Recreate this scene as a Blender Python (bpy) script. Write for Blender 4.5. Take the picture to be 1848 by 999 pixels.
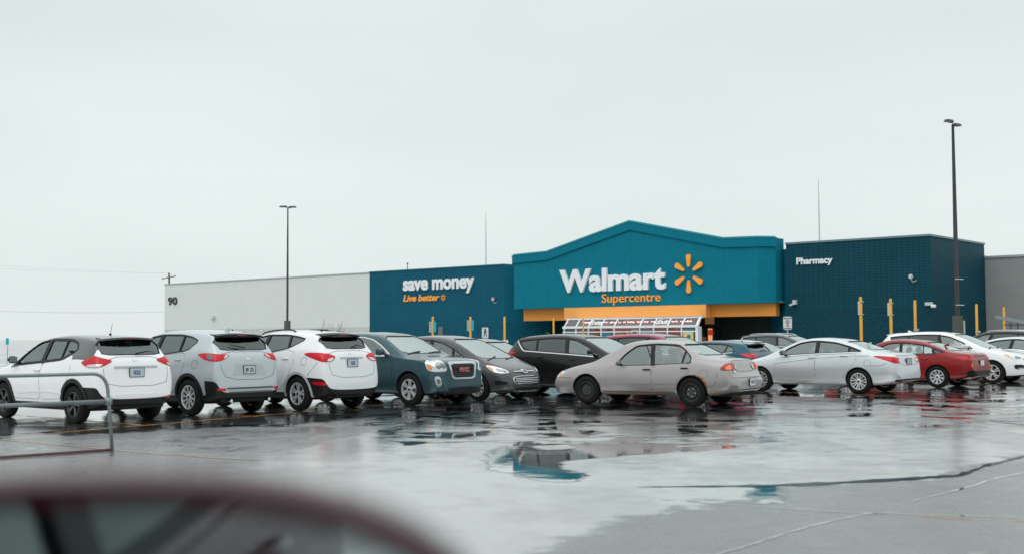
import bpy, bmesh, math, random
from mathutils import Vector, Matrix, geometry
from mathutils.bvhtree import BVHTree
random.seed(7)
R = math.radians
SC = bpy.context.scene
COL = SC.collection
for o in list(bpy.data.objects): bpy.data.objects.remove(o)

# ------------------------------------------------------------------ camera
FPX = 2130.0; PITCH = R(2.889); ROLL = R(-0.3); CAMH = 1.5
cam = bpy.data.cameras.new('camera'); camo = bpy.data.objects.new('camera', cam); COL.objects.link(camo)
CM = Matrix.Rotation(math.pi/2 + PITCH, 3, 'X') @ Matrix.Rotation(ROLL, 3, 'Z')
camo.matrix_world = Matrix.Translation((0, 0, CAMH)) @ CM.to_4x4()
cam.sensor_width = 36.0; cam.lens = FPX/1848*36.0
cam.clip_start = 0.05; cam.clip_end = 6000
cam.dof.use_dof = True; cam.dof.focus_distance = 32.0; cam.dof.aperture_fstop = 1.7
SC.camera = camo
SC.render.resolution_x = 1024; SC.render.resolution_y = 553

# ------------------------------------------------------------------ world: overcast sky
W = bpy.data.worlds.new('World'); SC.world = W; W.use_nodes = True
nt = W.node_tree; N = nt.nodes; L = nt.links; N.clear()
out = N.new('ShaderNodeOutputWorld'); bg = N.new('ShaderNodeBackground'); L.new(bg.outputs[0], out.inputs[0])
sky = N.new('ShaderNodeTexSky'); sky.sky_type = 'NISHITA'; sky.sun_disc = False
sky.sun_elevation = R(48); sky.sun_rotation = R(215); sky.dust_density = 6; sky.air_density = 1.5
tc = N.new('ShaderNodeTexCoord'); sep = N.new('ShaderNodeSeparateXYZ'); L.new(tc.outputs['Generated'], sep.inputs[0])
ramp = N.new('ShaderNodeValToRGB'); L.new(sep.outputs['Z'], ramp.inputs[0])
cr = ramp.color_ramp
cr.elements[0].position = 0.0; cr.elements[0].color = (0.78, 0.85, 0.835, 1)
cr.elements[1].position = 1.0; cr.elements[1].color = (1.55, 1.62, 1.62, 1)
e = cr.elements.new(0.09); e.color = (0.775, 0.85, 0.835, 1)
e = cr.elements.new(0.25); e.color = (0.73, 0.805, 0.795, 1)
e = cr.elements.new(0.42); e.color = (0.82, 0.88, 0.88, 1)
mp = N.new('ShaderNodeMapping'); mp.inputs['Scale'].default_value = (1.2, 1.2, 3.5); L.new(tc.outputs['Generated'], mp.inputs[0])
cn = N.new('ShaderNodeTexNoise'); cn.inputs['Scale'].default_value = 1.6; cn.inputs['Detail'].default_value = 3; L.new(mp.outputs[0], cn.inputs[0])
cl = N.new('ShaderNodeMapRange'); cl.inputs['From Min'].default_value = .3; cl.inputs['From Max'].default_value = .7
cl.inputs['To Min'].default_value = 9.3; cl.inputs['To Max'].default_value = 10.35; L.new(cn.outputs[0], cl.inputs[0])
vm = N.new('ShaderNodeVectorMath'); vm.operation = 'SCALE'; L.new(ramp.outputs[0], vm.inputs[0]); L.new(cl.outputs[0], vm.inputs['Scale'])
mx = N.new('ShaderNodeMix'); mx.data_type = 'RGBA'; mx.inputs['Factor'].default_value = 0.96
L.new(sky.outputs[0], mx.inputs[6]); L.new(vm.outputs[0], mx.inputs[7])
L.new(mx.outputs[2], bg.inputs[0]); bg.inputs[1].default_value = 0.105
sl = bpy.data.lights.new('sun', 'SUN'); sl.energy = 0.5; sl.angle = R(40); sl.color = (1, .985, .965)
so = bpy.data.objects.new('sun', sl); COL.objects.link(so)
so.rotation_euler = (R(42), 0, R(-35))
SC.view_settings.view_transform = 'Standard'; SC.view_settings.look = 'None'
SC.view_settings.exposure = 0.0; SC.view_settings.gamma = 1.0; SC.view_settings.use_curve_mapping = False
SC.render.engine = 'CYCLES'
SC.cycles.max_bounces = 8; SC.cycles.transparent_max_bounces = 16

# ------------------------------------------------------------------ frame helpers
CAM = Vector((0, 0, CAMH))
def ray(px, py): return CM @ Vector(((px-924)/FPX, -(py-499.5)/FPX, -1.0))
def ground(px, py, z=0.0):
    r = ray(px, py); return CAM + r*((z-CAMH)/r.z)
def at_depth(px, py, d):
    r = ray(px, py); return CAM + r*(d/r.y)
TH = R(49.6)
D1 = Vector((-math.sin(TH), math.cos(TH), 0)); D2 = Vector((math.cos(TH), math.sin(TH), 0))
P0 = at_depth(1682, 600, 82.0); P0.z = 0
def fac(px, py, n=0.0):
    o = P0 - n*D2; r = ray(px, py); t = (o-CAM).dot(D2)/r.dot(D2); Q = CAM + r*t
    return (Q-o).dot(D1), Q.z
def fp(t, n, z): return P0 + D1*t - D2*n + Vector((0, 0, z))

# ------------------------------------------------------------------ materials
def mat(name, col, rough=.5, metal=0., spec=.5, coat=0., coat_r=.03, emis=None, es=0., noise=0., nscale=8., bump=0., bscale=40., trans=0., ior=1.45, alpha=1.):
    m = bpy.data.materials.new(name); m.use_nodes = True
    nt = m.node_tree; b = nt.nodes['Principled BSDF']
    b.inputs['Base Color'].default_value = (*col, 1); b.inputs['Roughness'].default_value = rough
    b.inputs['Metallic'].default_value = metal; b.inputs['Specular IOR Level'].default_value = spec
    b.inputs['Coat Weight'].default_value = coat; b.inputs['Coat Roughness'].default_value = coat_r
    b.inputs['IOR'].default_value = ior; b.inputs['Transmission Weight'].default_value = trans
    if emis: b.inputs['Emission Color'].default_value = (*emis, 1); b.inputs['Emission Strength'].default_value = es
    if noise or bump:
        t = nt.nodes.new('ShaderNodeTexCoord')
    if noise:
        n = nt.nodes.new('ShaderNodeTexNoise'); n.inputs['Scale'].default_value = nscale; n.inputs['Detail'].default_value = 6
        nt.links.new(t.outputs['Object'], n.inputs[0])
        r = nt.nodes.new('ShaderNodeMapRange'); r.inputs['From Min'].default_value = .25; r.inputs['From Max'].default_value = .75
        r.inputs['To Min'].default_value = 1-noise; r.inputs['To Max'].default_value = 1+noise*.5
        nt.links.new(n.outputs[0], r.inputs[0])
        v = nt.nodes.new('ShaderNodeVectorMath'); v.operation = 'SCALE'; v.inputs[0].default_value = col
        nt.links.new(r.outputs[0], v.inputs['Scale']); nt.links.new(v.outputs[0], b.inputs['Base Color'])
    if bump:
        n = nt.nodes.new('ShaderNodeTexNoise'); n.inputs['Scale'].default_value = bscale; n.inputs['Detail'].default_value = 4
        nt.links.new(t.outputs['Object'], n.inputs[0])
        bb = nt.nodes.new('ShaderNodeBump'); bb.inputs['Strength'].default_value = 1; bb.inputs['Distance'].default_value = bump
        nt.links.new(n.outputs[0], bb.inputs['Height']); nt.links.new(bb.outputs[0], b.inputs['Normal'])
    return m

def paint(name, col, metal=0., rough=.35):
    """car paint with clear coat, rain beads and road film near the sills"""
    m = bpy.data.materials.new(name); m.use_nodes = True
    nt = m.node_tree; n = nt.nodes; l = nt.links; b = n['Principled BSDF']
    tcn = n.new('ShaderNodeTexCoord')
    ns = n.new('ShaderNodeTexNoise'); ns.inputs['Scale'].default_value = 5; ns.inputs['Detail'].default_value = 6; l.new(tcn.outputs['Object'], ns.inputs[0])
    sp = n.new('ShaderNodeSeparateXYZ'); l.new(tcn.outputs['Object'], sp.inputs[0])
    r = n.new('ShaderNodeMapRange'); r.inputs['From Min'].default_value = .25; r.inputs['From Max'].default_value = .75
    r.inputs['To Min'].default_value = .26; r.inputs['To Max'].default_value = 0.
    l.new(sp.outputs['Z'], r.inputs[0])
    mu = n.new('ShaderNodeMath'); mu.operation = 'MULTIPLY'; l.new(ns.outputs[0], mu.inputs[0]); l.new(r.outputs[0], mu.inputs[1])
    mi = n.new('ShaderNodeMix'); mi.data_type = 'RGBA'; mi.inputs[6].default_value = (*col, 1)
    mi.inputs[7].default_value = (.17*.6+col[0]*.4, .16*.6+col[1]*.4, .145*.6+col[2]*.4, 1)
    l.new(mu.outputs[0], mi.inputs['Factor']); l.new(mi.outputs[2], b.inputs['Base Color'])
    b.inputs['Metallic'].default_value = metal; b.inputs['Roughness'].default_value = rough
    b.inputs['Coat Weight'].default_value = 1; b.inputs['Coat Roughness'].default_value = .025; b.inputs['Coat IOR'].default_value = 1.36; b.inputs['Specular IOR Level'].default_value = .15
    v = n.new('ShaderNodeTexVoronoi'); v.inputs['Scale'].default_value = 55; l.new(tcn.outputs['Object'], v.inputs[0])
    bb = n.new('ShaderNodeBump'); bb.inputs['Distance'].default_value = .0012; bb.inputs['Strength'].default_value = .5
    l.new(v.outputs[0], bb.inputs['Height']); l.new(bb.outputs[0], b.inputs['Coat Normal'])
    return m

def glass(name, tint, refl=1.0, rough=.02, base=.05):
    m = bpy.data.materials.new(name); m.use_nodes = True
    nt = m.node_tree; n = nt.nodes; l = nt.links; n.remove(n['Principled BSDF']); o = n['Material Output']
    tr = n.new('ShaderNodeBsdfTransparent'); tr.inputs[0].default_value = (*tint, 1)
    gl = n.new('ShaderNodeBsdfGlossy'); gl.inputs['Roughness'].default_value = rough; gl.inputs[0].default_value = (.86, .97, .96, 1)
    fr = n.new('ShaderNodeFresnel'); fr.inputs[0].default_value = 1.52
    mm = n.new('ShaderNodeMath'); mm.operation = 'MULTIPLY_ADD'; mm.inputs[1].default_value = refl; mm.inputs[2].default_value = base; mm.use_clamp = True
    l.new(fr.outputs[0], mm.inputs[0])
    t = n.new('ShaderNodeTexCoord'); v = n.new('ShaderNodeTexNoise'); v.inputs['Scale'].default_value = 70; l.new(t.outputs['Object'], v.inputs[0])
    bb = n.new('ShaderNodeBump'); bb.inputs['Distance'].default_value = .0002; l.new(v.outputs[0], bb.inputs['Height']); l.new(bb.outputs[0], gl.inputs['Normal'])
    x = n.new('ShaderNodeMixShader'); l.new(mm.outputs[0], x.inputs[0]); l.new(tr.outputs[0], x.inputs[1]); l.new(gl.outputs[0], x.inputs[2]); l.new(x.outputs[0], o.inputs[0])
    return m

MATS = {}
def M_(name, *a, **k):
    if name not in MATS: MATS[name] = mat(name, *a, **k)
    return MATS[name]
BLK = M_('black_plastic', (.009, .010, .0105), rough=.5, spec=.35, noise=.3, nscale=20)
DRK = M_('dark_interior', (.03, .033, .034), rough=.8)
UNDER = M_('underbody', (.012, .013, .013), rough=.9)
TYRE = M_('tyre_rubber', (.007, .0075, .0075), rough=.75, spec=.25, bump=.004, bscale=60)
CHR = M_('chrome', (.62, .64, .65), rough=.12, metal=1)
ALLOY = M_('alloy', (.74, .755, .77), rough=.35, metal=.6, noise=.15, nscale=30)
STEEL = M_('steel_rim', (.05, .05, .053), rough=.5, metal=.3)
REDL = M_('red_lens', (.50, .004, .016), rough=.2, spec=.3, coat=.3, emis=(.9, .01, .05), es=.05)
GAPM = M_('gap_shadow', (.025, .026, .027), rough=.9)
DRED = M_('dark_red_lens', (.16, .008, .02), rough=.12, coat=1)
AMB = M_('amber_lens', (.85, .25, .03), rough=.15, coat=1)
CLR = M_('clear_lens', (.62, .65, .66), rough=.1, metal=.5, coat=1)
LAMPD = M_('lamp_inner', (.2, .21, .22), rough=.15, metal=.9)
WHT = M_('white_plate', (.7, .72, .74), rough=.4)
INK = M_('plate_ink', (.03, .05, .14), rough=.5)
SEAT = M_('seat_fabric', (.16, .17, .17), rough=.9)
GCLEAR = glass('clear_glass', (.78, .92, .90), 1.0, .05, .15)
GTINT = glass('tinted_glass', (.22, .27, .27), 1.0, .05, .12)
GDARK = glass('privacy_glass', (.035, .045, .045), 1.0)
GWIND = glass('windshield_glass', (.5, .62, .6), .9, .12, .38)

# ------------------------------------------------------------------ mesh helpers
def tag(o, label=None, cat=None, group=None, kind=None):
    if label: o['label'] = label
    if cat: o['category'] = cat
    if group: o['group'] = group
    if kind: o['kind'] = kind
    return o
def link(name, me, parent=None, mats=()):
    o = bpy.data.objects.new(name, me); COL.objects.link(o)
    if parent is not None: o.parent = parent
    for m in mats: me.materials.append(m)
    return o
def empty(name, loc=(0, 0, 0), label=None, cat=None, group=None, rotz=0.):
    o = bpy.data.objects.new(name, None); COL.objects.link(o); o.location = loc; o.rotation_euler = (0, 0, rotz)
    return tag(o, label, cat, group)
def fin(name, bm, m, parent=None, smooth=False, ang=None):
    me = bpy.data.meshes.new(name); bmesh.ops.recalc_face_normals(bm, faces=bm.faces); bm.to_mesh(me); bm.free()
    if smooth:
        for p in me.polygons: p.use_smooth = True
        if ang: me.set_sharp_from_angle(angle=R(ang))
    return link(name, me, parent, m if isinstance(m, (list, tuple)) else [m])
def box(bm, c, s, rot=None, mi=0):
    vs = []
    for z in (-.5, .5):
        for y in (-.5, .5):
            for x in (-.5, .5):
                v = Vector((x*s[0], y*s[1], z*s[2]))
                if rot: v = rot @ v
                vs.append(bm.verts.new(v+Vector(c)))
    for f in ((0, 1, 3, 2), (4, 6, 7, 5), (0, 4, 5, 1), (2, 3, 7, 6), (0, 2, 6, 4), (1, 5, 7, 3)):
        bm.faces.new([vs[i] for i in f]).material_index = mi
def tube(bm, pts, r, n=8, closed=False, r1=None, mi=0):
    pts = [Vector(p) for p in pts]; rings = []; k = len(pts)
    for i, p in enumerate(pts):
        a = pts[(i-1) % k] if (i > 0 or closed) else p; b = pts[(i+1) % k] if (i < k-1 or closed) else p
        d = (b-a).normalized(); up = Vector((0, 0, 1)) if abs(d.z) < .9 else Vector((1, 0, 0))
        u = d.cross(up).normalized(); v = u.cross(d)
        rr = r if r1 is None else r+(r1-r)*i/(k-1)
        rings.append([bm.verts.new(p+(u*math.cos(2*math.pi*j/n)+v*math.sin(2*math.pi*j/n))*rr) for j in range(n)])
    for i in range(k if closed else k-1):
        A, B = rings[i], rings[(i+1) % k]
        for j in range(n): bm.faces.new((A[j], A[(j+1) % n], B[(j+1) % n], B[j])).material_index = mi
    if not closed:
        bm.faces.new(rings[0]).material_index = mi; bm.faces.new(rings[-1][::-1]).material_index = mi
def prism(bm, pts, vec, mi=0):
    """extrude a closed polygon of 3D points along vec"""
    vec = Vector(vec); a = [bm.verts.new(p) for p in pts]; b = [bm.verts.new(Vector(p)+vec) for p in pts]; n = len(a)
    bm.faces.new(a).material_index = mi; bm.faces.new(b[::-1]).material_index = mi
    for i in range(n): bm.faces.new((a[i], b[i], b[(i+1) % n], a[(i+1) % n])).material_index = mi
def lathe(bm, prof, n=32, axis='y', c=(0, 0, 0), mi=0, close=False):
    """profile (r, h) turned about the y (wheel) or z axis"""
    c = Vector(c); rings = []
    for r, h in prof:
        ring = []
        for j in range(n):
            a = 2*math.pi*j/n
            p = Vector((r*math.cos(a), h, r*math.sin(a))) if axis == 'y' else Vector((r*math.cos(a), r*math.sin(a), h))
            ring.append(bm.verts.new(p+c))
        rings.append(ring)
    m = len(prof)
    for i in range(m if close else m-1):
        A, B = rings[i], rings[(i+1) % m]
        for j in range(n): bm.faces.new((A[j], A[(j+1) % n], B[(j+1) % n], B[j])).material_index = mi
    if not close:
        if prof[0][0] > 1e-4: bm.faces.new(rings[0]).material_index = mi
        if prof[-1][0] > 1e-4: bm.faces.new(rings[-1][::-1]).material_index = mi
def text_mesh(name, body, size, m, parent=None, depth=.02, bold=0., shear=0., spacing=1., mat_world=None, align='CENTER', bevel=0., sx=1.):
    cu = bpy.data.curves.new(name, 'FONT'); cu.body = body; cu.size = size; cu.extrude = depth/2; cu.offset = bold
    cu.shear = shear; cu.space_character = spacing; cu.align_x = align; cu.resolution_u = 4
    if bevel: cu.bevel_depth = bevel; cu.bevel_resolution = 1
    t = bpy.data.objects.new(name+'_tmp', cu); COL.objects.link(t)
    dg = bpy.context.evaluated_depsgraph_get(); me = bpy.data.meshes.new_from_object(t.evaluated_get(dg))
    bpy.data.objects.remove(t); bpy.data.curves.remove(cu)
    me.name = name; me.materials.clear()
    if sx != 1:
        for v in me.vertices: v.co.x *= sx
    o = link(name, me, parent, [m])
    if mat_world is not None: o.matrix_local = mat_world
    return o
def interp(P, x):
    if x <= P[0][0]: return P[0][1]
    for a, b in zip(P, P[1:]):
        if x <= b[0]: return a[1]+(b[1]-a[1])*(x-a[0])/(b[0]-a[0])
    return P[-1][1]
def chaikin(P, it=2, r=.22):
    P = [Vector(p) for p in P]
    for _ in range(it):
        Q = []
        for i in range(len(P)):
            a, b = P[i], P[(i+1) % len(P)]
            Q += [a.lerp(b, r), a.lerp(b, 1-r)]
        P = Q
    return P
def area2(P): return sum(P[i][0]*P[(i+1) % len(P)][1]-P[(i+1) % len(P)][0]*P[i][1] for i in range(len(P)))/2
def offset2(P, d):
    """offset a 2D polygon outward by d"""
    n = len(P); s = 1 if area2(P) > 0 else -1; Q = []
    for i in range(n):
        a, b, c = Vector(P[i-1]), Vector(P[i]), Vector(P[(i+1) % n])
        e1 = (b-a); e2 = (c-b)
        if e1.length < 1e-7 or e2.length < 1e-7: Q.append(b.copy()); continue
        n1 = Vector((e1.y, -e1.x)).normalized(); n2 = Vector((e2.y, -e2.x)).normalized(); m = (n1+n2)
        if m.length < .2: m = n1
        m.normalize(); k = 1/max(.5, m.dot(n1)); Q.append(b+m*d*s*k)
    return Q
# ------------------------------------------------------------------ ground: wet asphalt lot
def wet_asphalt():
    m = bpy.data.materials.new('wet_asphalt'); m.use_nodes = True; nt = m.node_tree; n = nt.nodes; l = nt.links; b = n['Principled BSDF']
    tcn = n.new('ShaderNodeTexCoord'); P = tcn.outputs['Object']
    def noise(scale, detail=4, rough=.5, vec=None, dist=0.):
        t = n.new('ShaderNodeTexNoise'); t.inputs['Scale'].default_value = scale; t.inputs['Detail'].default_value = detail; t.inputs['Roughness'].default_value = rough; t.inputs['Distortion'].default_value = dist
        l.new(vec or P, t.inputs[0]); return t.outputs[0]
    def mr(v, a, c, d=0., e=1., smooth=True):
        t = n.new('ShaderNodeMapRange'); t.interpolation_type = 'SMOOTHSTEP' if smooth else 'LINEAR'
        for k, x in zip(('From Min', 'From Max', 'To Min', 'To Max'), (a, c, d, e)): t.inputs[k].default_value = x
        l.new(v, t.inputs['Value']); return t.outputs[0]
    def ma(op, a, c=None, clamp=False):
        t = n.new('ShaderNodeMath'); t.operation = op; t.use_clamp = clamp
        for i, x in enumerate((a, c)):
            if x is None: continue
            if isinstance(x, (int, float)): t.inputs[i].default_value = x
            else: l.new(x, t.inputs[i])
        return t.outputs[0]
    def mapping(sc=(1, 1, 1), rot=0., loc=(0, 0, 0)):
        t = n.new('ShaderNodeMapping'); t.inputs['Scale'].default_value = sc; t.inputs['Rotation'].default_value = (0, 0, rot); t.inputs['Location'].default_value = loc; l.new(P, t.inputs[0]); return t.outputs[0]
    def attr(nm):
        t = n.new('ShaderNodeAttribute'); t.attribute_name = nm; return t.outputs['Fac']
    rag = mr(noise(2.6, 7, .68, None, .4), .25, .75, -.5, .5, False)
    rag2 = mr(noise(.9, 6, .65, None, .3), .25, .75, -.5, .5, False)
    def field(nm, amp, soft, amp2=0.):
        v = ma('ADD', attr(nm), ma('MULTIPLY', rag, amp))
        if amp2: v = ma('ADD', v, ma('MULTIPLY', rag2, amp2))
        return mr(v, -soft, soft)
    scatter = mr(noise(.33, 6, .62, mapping((1, .55, 1), .7)), .56, .61)
    streak = mr(noise(.75, 6, .62, None, .6), .44, .53)
    # standing water, with thin streaky water around it
    pool = ma('MAXIMUM', field('pool', .22, .035, .25), ma('MAXIMUM', ma('MULTIPLY', field('streaks', .8, .3, .8), streak), ma('MULTIPLY', scatter, ma('SUBTRACT', .85, ma('MULTIPLY', attr('calm'), .85)))))
    gaps = mr(noise(.8, 6, .62, mapping((1, 1.3, 1), .25),   .5), .47, .53); pool = ma('MULTIPLY', pool, ma('SUBTRACT', 1., ma('MULTIPLY', gaps, ma('SUBTRACT', .96, ma('MULTIPLY', field('tilted', .1, .1), .95)))))
    mirror_tilt = field('tilted', .12, .06, .1)
    bright0 = field('bright', .45, .16, .5)
    film = mr(noise(.45, 5, .6, mapping((1, .7, 1), .3)), .38, .62)
    dry = field('dry', 1.2, .8, 1.0)
    gr = noise(220, 3, .7); gr2 = noise(38, 4, .6); mid = noise(3.0, 5, .6)
    col = n.new('ShaderNodeMix'); col.data_type = 'RGBA'; col.inputs[6].default_value = (.030, .032, .034, 1); col.inputs[7].default_value = (.075, .078, .080, 1)
    l.new(ma('MULTIPLY', mr(gr, .3, .7), mr(mid, .3, .7, .5, 1.)), col.inputs['Factor'])
    c2 = n.new('ShaderNodeMix'); c2.data_type = 'RGBA'; l.new(pool, c2.inputs['Factor']); l.new(col.outputs[2], c2.inputs[6]); c2.inputs[7].default_value = (.018, .021, .023, 1); l.new(c2.outputs[2], b.inputs['Base Color'])
    wet = ma('MULTIPLY', mr(film, 0, 1, .0, 1.), ma('SUBTRACT', 1., ma('MULTIPLY', dry, .85)))
    rough = ma('ADD', mr(ma('MAXIMUM', ma('MULTIPLY', wet, .7), bright0), 0, 1, .25, .055), ma('ADD', mr(gr2, .3, .7, -.02, .03), ma('MULTIPLY', mr(noise(.8, 6, .65, mapping((1, 1, 1), 1.1), 1.2), .3, .7, -.05, .09, False), ma('SUBTRACT', 1., bright0))))
    far = n.new('ShaderNodeSeparateXYZ'); l.new(P, far.inputs[0])
    rp = n.new('ShaderNodeMix'); rp.data_type = 'FLOAT'; l.new(pool, rp.inputs['Factor']); l.new(rough, rp.inputs[2]); rp.inputs[3].default_value = .04
    l.new(rp.outputs[0], b.inputs['Roughness'])
    br = ma('MULTIPLY', bright0, ma('SUBTRACT', 1., pool)); iorv = n.new('ShaderNodeMix'); iorv.data_type = 'FLOAT'; l.new(pool, iorv.inputs['Factor']); l.new(mr(ma('MULTIPLY', br, mr(mid, .25, .6, .75, 1.)), 0, 1, 3.0, 8.0, False), iorv.inputs[2]); iorv.inputs[3].default_value = 1.55; l.new(iorv.outputs[0], b.inputs['IOR']); b.inputs['Specular IOR Level'].default_value = .5
    l.new(mr(ma('MAXIMUM', pool, wet), 0, 1, .45, 1.), b.inputs['Coat Weight'])
    cr_ = n.new('ShaderNodeMix'); cr_.data_type = 'FLOAT'; l.new(pool, cr_.inputs['Factor']); l.new(ma('MULTIPLY', rough, .9), cr_.inputs[2]); cr_.inputs[3].default_value = .03; l.new(cr_.outputs[0], b.inputs['Coat Roughness'])
    b.inputs['Coat IOR'].default_value = 1.6
    # normals: grain on the open asphalt, faint ripples on the water, tilts put in to aim reflections
    h = ma('ADD', ma('MULTIPLY', gr, .0012), ma('MULTIPLY', gr2, .0026)); h = ma('ADD', h, ma('MULTIPLY', noise(2.2, 4, .6), .006))
    h = ma('MULTIPLY', h, ma('MULTIPLY', ma('SUBTRACT', 1.0, pool), ma('SUBTRACT', 1.0, ma('MULTIPLY', bright0, .72))))
    h = ma('ADD', h, ma('MULTIPLY', noise(5, 3, .5, mapping((1, 1, 1), .4)), .0006))
    bump = n.new('ShaderNodeBump'); bump.inputs['Strength'].default_value = 1; bump.inputs['Distance'].default_value = 1; l.new(h, bump.inputs['Height'])
    tl = n.new('ShaderNodeCombineXYZ'); tl.inputs[0].default_value = SW_TILT[0]; tl.inputs[1].default_value = SW_TILT[1]
    ts = n.new('ShaderNodeVectorMath'); ts.operation = 'SCALE'; l.new(tl.outputs[0], ts.inputs[0]); l.new(ma('SUBTRACT', ma('MULTIPLY', mirror_tilt, pool), ma('MULTIPLY', br, mr(mid, .2, .8, 1.5, 4.5, False))), ts.inputs['Scale'])
    ad = n.new('ShaderNodeVectorMath'); ad.operation = 'ADD'; l.new(bump.outputs[0], ad.inputs[0]); l.new(ts.outputs[0], ad.inputs[1])
    nm = n.new('ShaderNodeVectorMath'); nm.operation = 'NORMALIZE'; l.new(ad.outputs[0], nm.inputs[0])
    l.new(nm.outputs[0], b.inputs['Normal']); l.new(nm.outputs[0], b.inputs['Coat Normal'])
    return m
def gp(px, py): g = ground(px, py); return g.x, g.y
import numpy as np
def CR(P): return [gp(902+x/1.953, 650+y/1.953) for x, y in P]       # outlines of the water, as seen, laid on the ground
def PX(P): return [gp(x, y) for x, y in P]
def sdf(poly, X, Y):
    P = np.array(poly); d = np.full(X.shape, 1e9); ins = np.zeros(X.shape, bool); n = len(P)
    for i in range(n):
        ax, ay = P[i]; bx_, by_ = P[(i+1) % n]; ex, ey = bx_-ax, by_-ay; wx, wy = X-ax, Y-ay
        t = np.clip((wx*ex+wy*ey)/(ex*ex+ey*ey+1e-12), 0, 1); d = np.minimum(d, (wx-ex*t)**2+(wy-ey*t)**2)
        c = ((ay <= Y) & (by_ > Y)) | ((by_ <= Y) & (ay > Y)); xx = ax+(Y-ay)/(by_-ay+1e-12)*ex; ins ^= c & (X < xx)
    d = np.sqrt(d); return np.where(ins, d, -d)
BIG = CR([(-470, 168), (-250, 150), (0, 150), (300, 138), (620, 128), (940, 112), (1250, 105), (1848, 95), (1950, 200), (1848, 215), (1500, 244), (1200, 262), (950, 290), (700, 318), (500, 330), (300, 346), (215, 358), (300, 412), (290, 428), (180, 430), (60, 408), (-20, 384), (-50, 352), (-45, 318), (10, 300), (60, 285), (-40, 285), (-230, 290), (-400, 275), (-300, 262), (-60, 255), (-60, 215), (-300, 215), (-470, 190)])
HOLES = [CR(p) for p in ([(-300, 205), (0, 197), (200, 196), (400, 203), (560, 215), (380, 222), (240, 232), (100, 228), (-300, 240)], [(-100, 250), (80, 246), (220, 258), (260, 266), (100, 276), (-100, 280)], [(110, 300), (250, 295), (275, 308), (160, 315)], [(460, 262), (640, 240), (820, 230), (1000, 226), (1110, 232), (1000, 246), (760, 262), (560, 276)], [(1100, 226), (1210, 215), (1470, 200), (1480, 240), (1230, 262), (1000, 280), (960, 270)], [(1560, 172), (1848, 160), (1900, 195), (1700, 205), (1610, 195)], [(930, 150), (1200, 140), (1210, 165), (1000, 178), (930, 170)], [(1310, 170), (1470, 165), (1475, 190), (1320, 198)], [(0, 158), (260, 150), (250, 164), (0, 178)])]
SMALL = [CR([(880, 436), (1012, 440), (1002, 504), (920, 502), (860, 480)]), CR([(540, 492), (700, 486), (900, 492), (890, 503), (700, 498)]), PX([(700, 795), (780, 781), (900, 776), (905, 783), (800, 792), (740, 803)]), PX([(380, 766), (520, 762), (560, 768), (420, 772)])]
TILT = [CR([(-60, 300), (300, 300), (300, 420), (-60, 420)]), CR([(200, 290), (620, 290), (600, 350), (200, 360)]), CR([(500, 430), (1030, 430), (1010, 510), (500, 510)])]
BRT = [CR([(60, 700), (200, 622), (350, 590), (500, 556), (640, 522), (860, 503), (1000, 508), (1012, 452), (1300, 432), (1560, 412), (1650, 400), (1700, 372), (1848, 338), (2000, 300), (2000, 180), (900, 130), (0, 160), (-400, 230), (-700, 300), (-1000, 350), (-900, 480), (-700, 620), (-300, 720)]), PX([(-100, 700), (700, 690), (1000, 690), (1900, 680), (1900, 720), (900, 745), (300, 775), (-100, 800)])]
STRK = [PX([(560, 740), (1000, 715), (1900, 695), (1950, 765), (1500, 775), (1000, 800), (700, 790)]), PX([(-50, 760), (300, 752), (420, 765), (100, 782), (-50, 786)])]
DRYP = [CR([(900, 690), (1200, 560), (1500, 580), (1848, 590), (1848, 700)]), CR([(1500, 500), (1700, 420), (1900, 380), (1900, 540)]), PX([(-100, 775), (400, 770), (560, 800), (420, 840), (-100, 830)]), CR([(150, 690), (400, 600), (700, 545), (1100, 545), (900, 640), (700, 690)])]
xs = np.concatenate([[-2600, -600, -150, -60, -25], np.arange(-12, 16.01, .14), [30, 70, 200, 700, 2600]]); ys = np.concatenate([[-2600, -400, -60, 0, 4], np.arange(7, 32.01, .14), [36, 45, 60, 100, 250, 800, 2600]])
XX, YY = np.meshgrid(xs, ys); nx_, ny_ = len(xs), len(ys)
me = bpy.data.meshes.new('parking_lot')
idx = np.arange(nx_*ny_).reshape(ny_, nx_); F4 = np.stack([idx[:-1, :-1], idx[:-1, 1:], idx[1:, 1:], idx[1:, :-1]], -1).reshape(-1, 4)
me.from_pydata(np.stack([XX.ravel(), YY.ravel(), np.zeros(XX.size)], 1).tolist(), [], F4.tolist())
def put_attr(nm, v):
    a = me.attributes.new(nm, 'FLOAT', 'POINT'); a.data.foreach_set('value', np.clip(v, -2, 2).ravel().astype(np.float32))
pv = sdf(BIG, XX, YY)
for h_ in HOLES: pv = np.minimum(pv, -sdf(h_, XX, YY))
for s_ in SMALL: pv = np.maximum(pv, sdf(s_, XX, YY))
put_attr('pool', pv)
for nm, PL in (('tilted', TILT), ('bright', BRT), ('streaks', STRK), ('dry', DRYP)):
    put_attr(nm, np.maximum.reduce([sdf(p, XX, YY) for p in PL]))
put_attr('calm', np.clip(np.maximum.reduce([sdf(p, XX, YY) for p in BRT[:1]])+.6, 0, 1))
SW_TILT = (0.0, .0100)
ASPH = wet_asphalt()
tag(link('parking_lot', me, None, [ASPH]), kind='structure')

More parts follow.
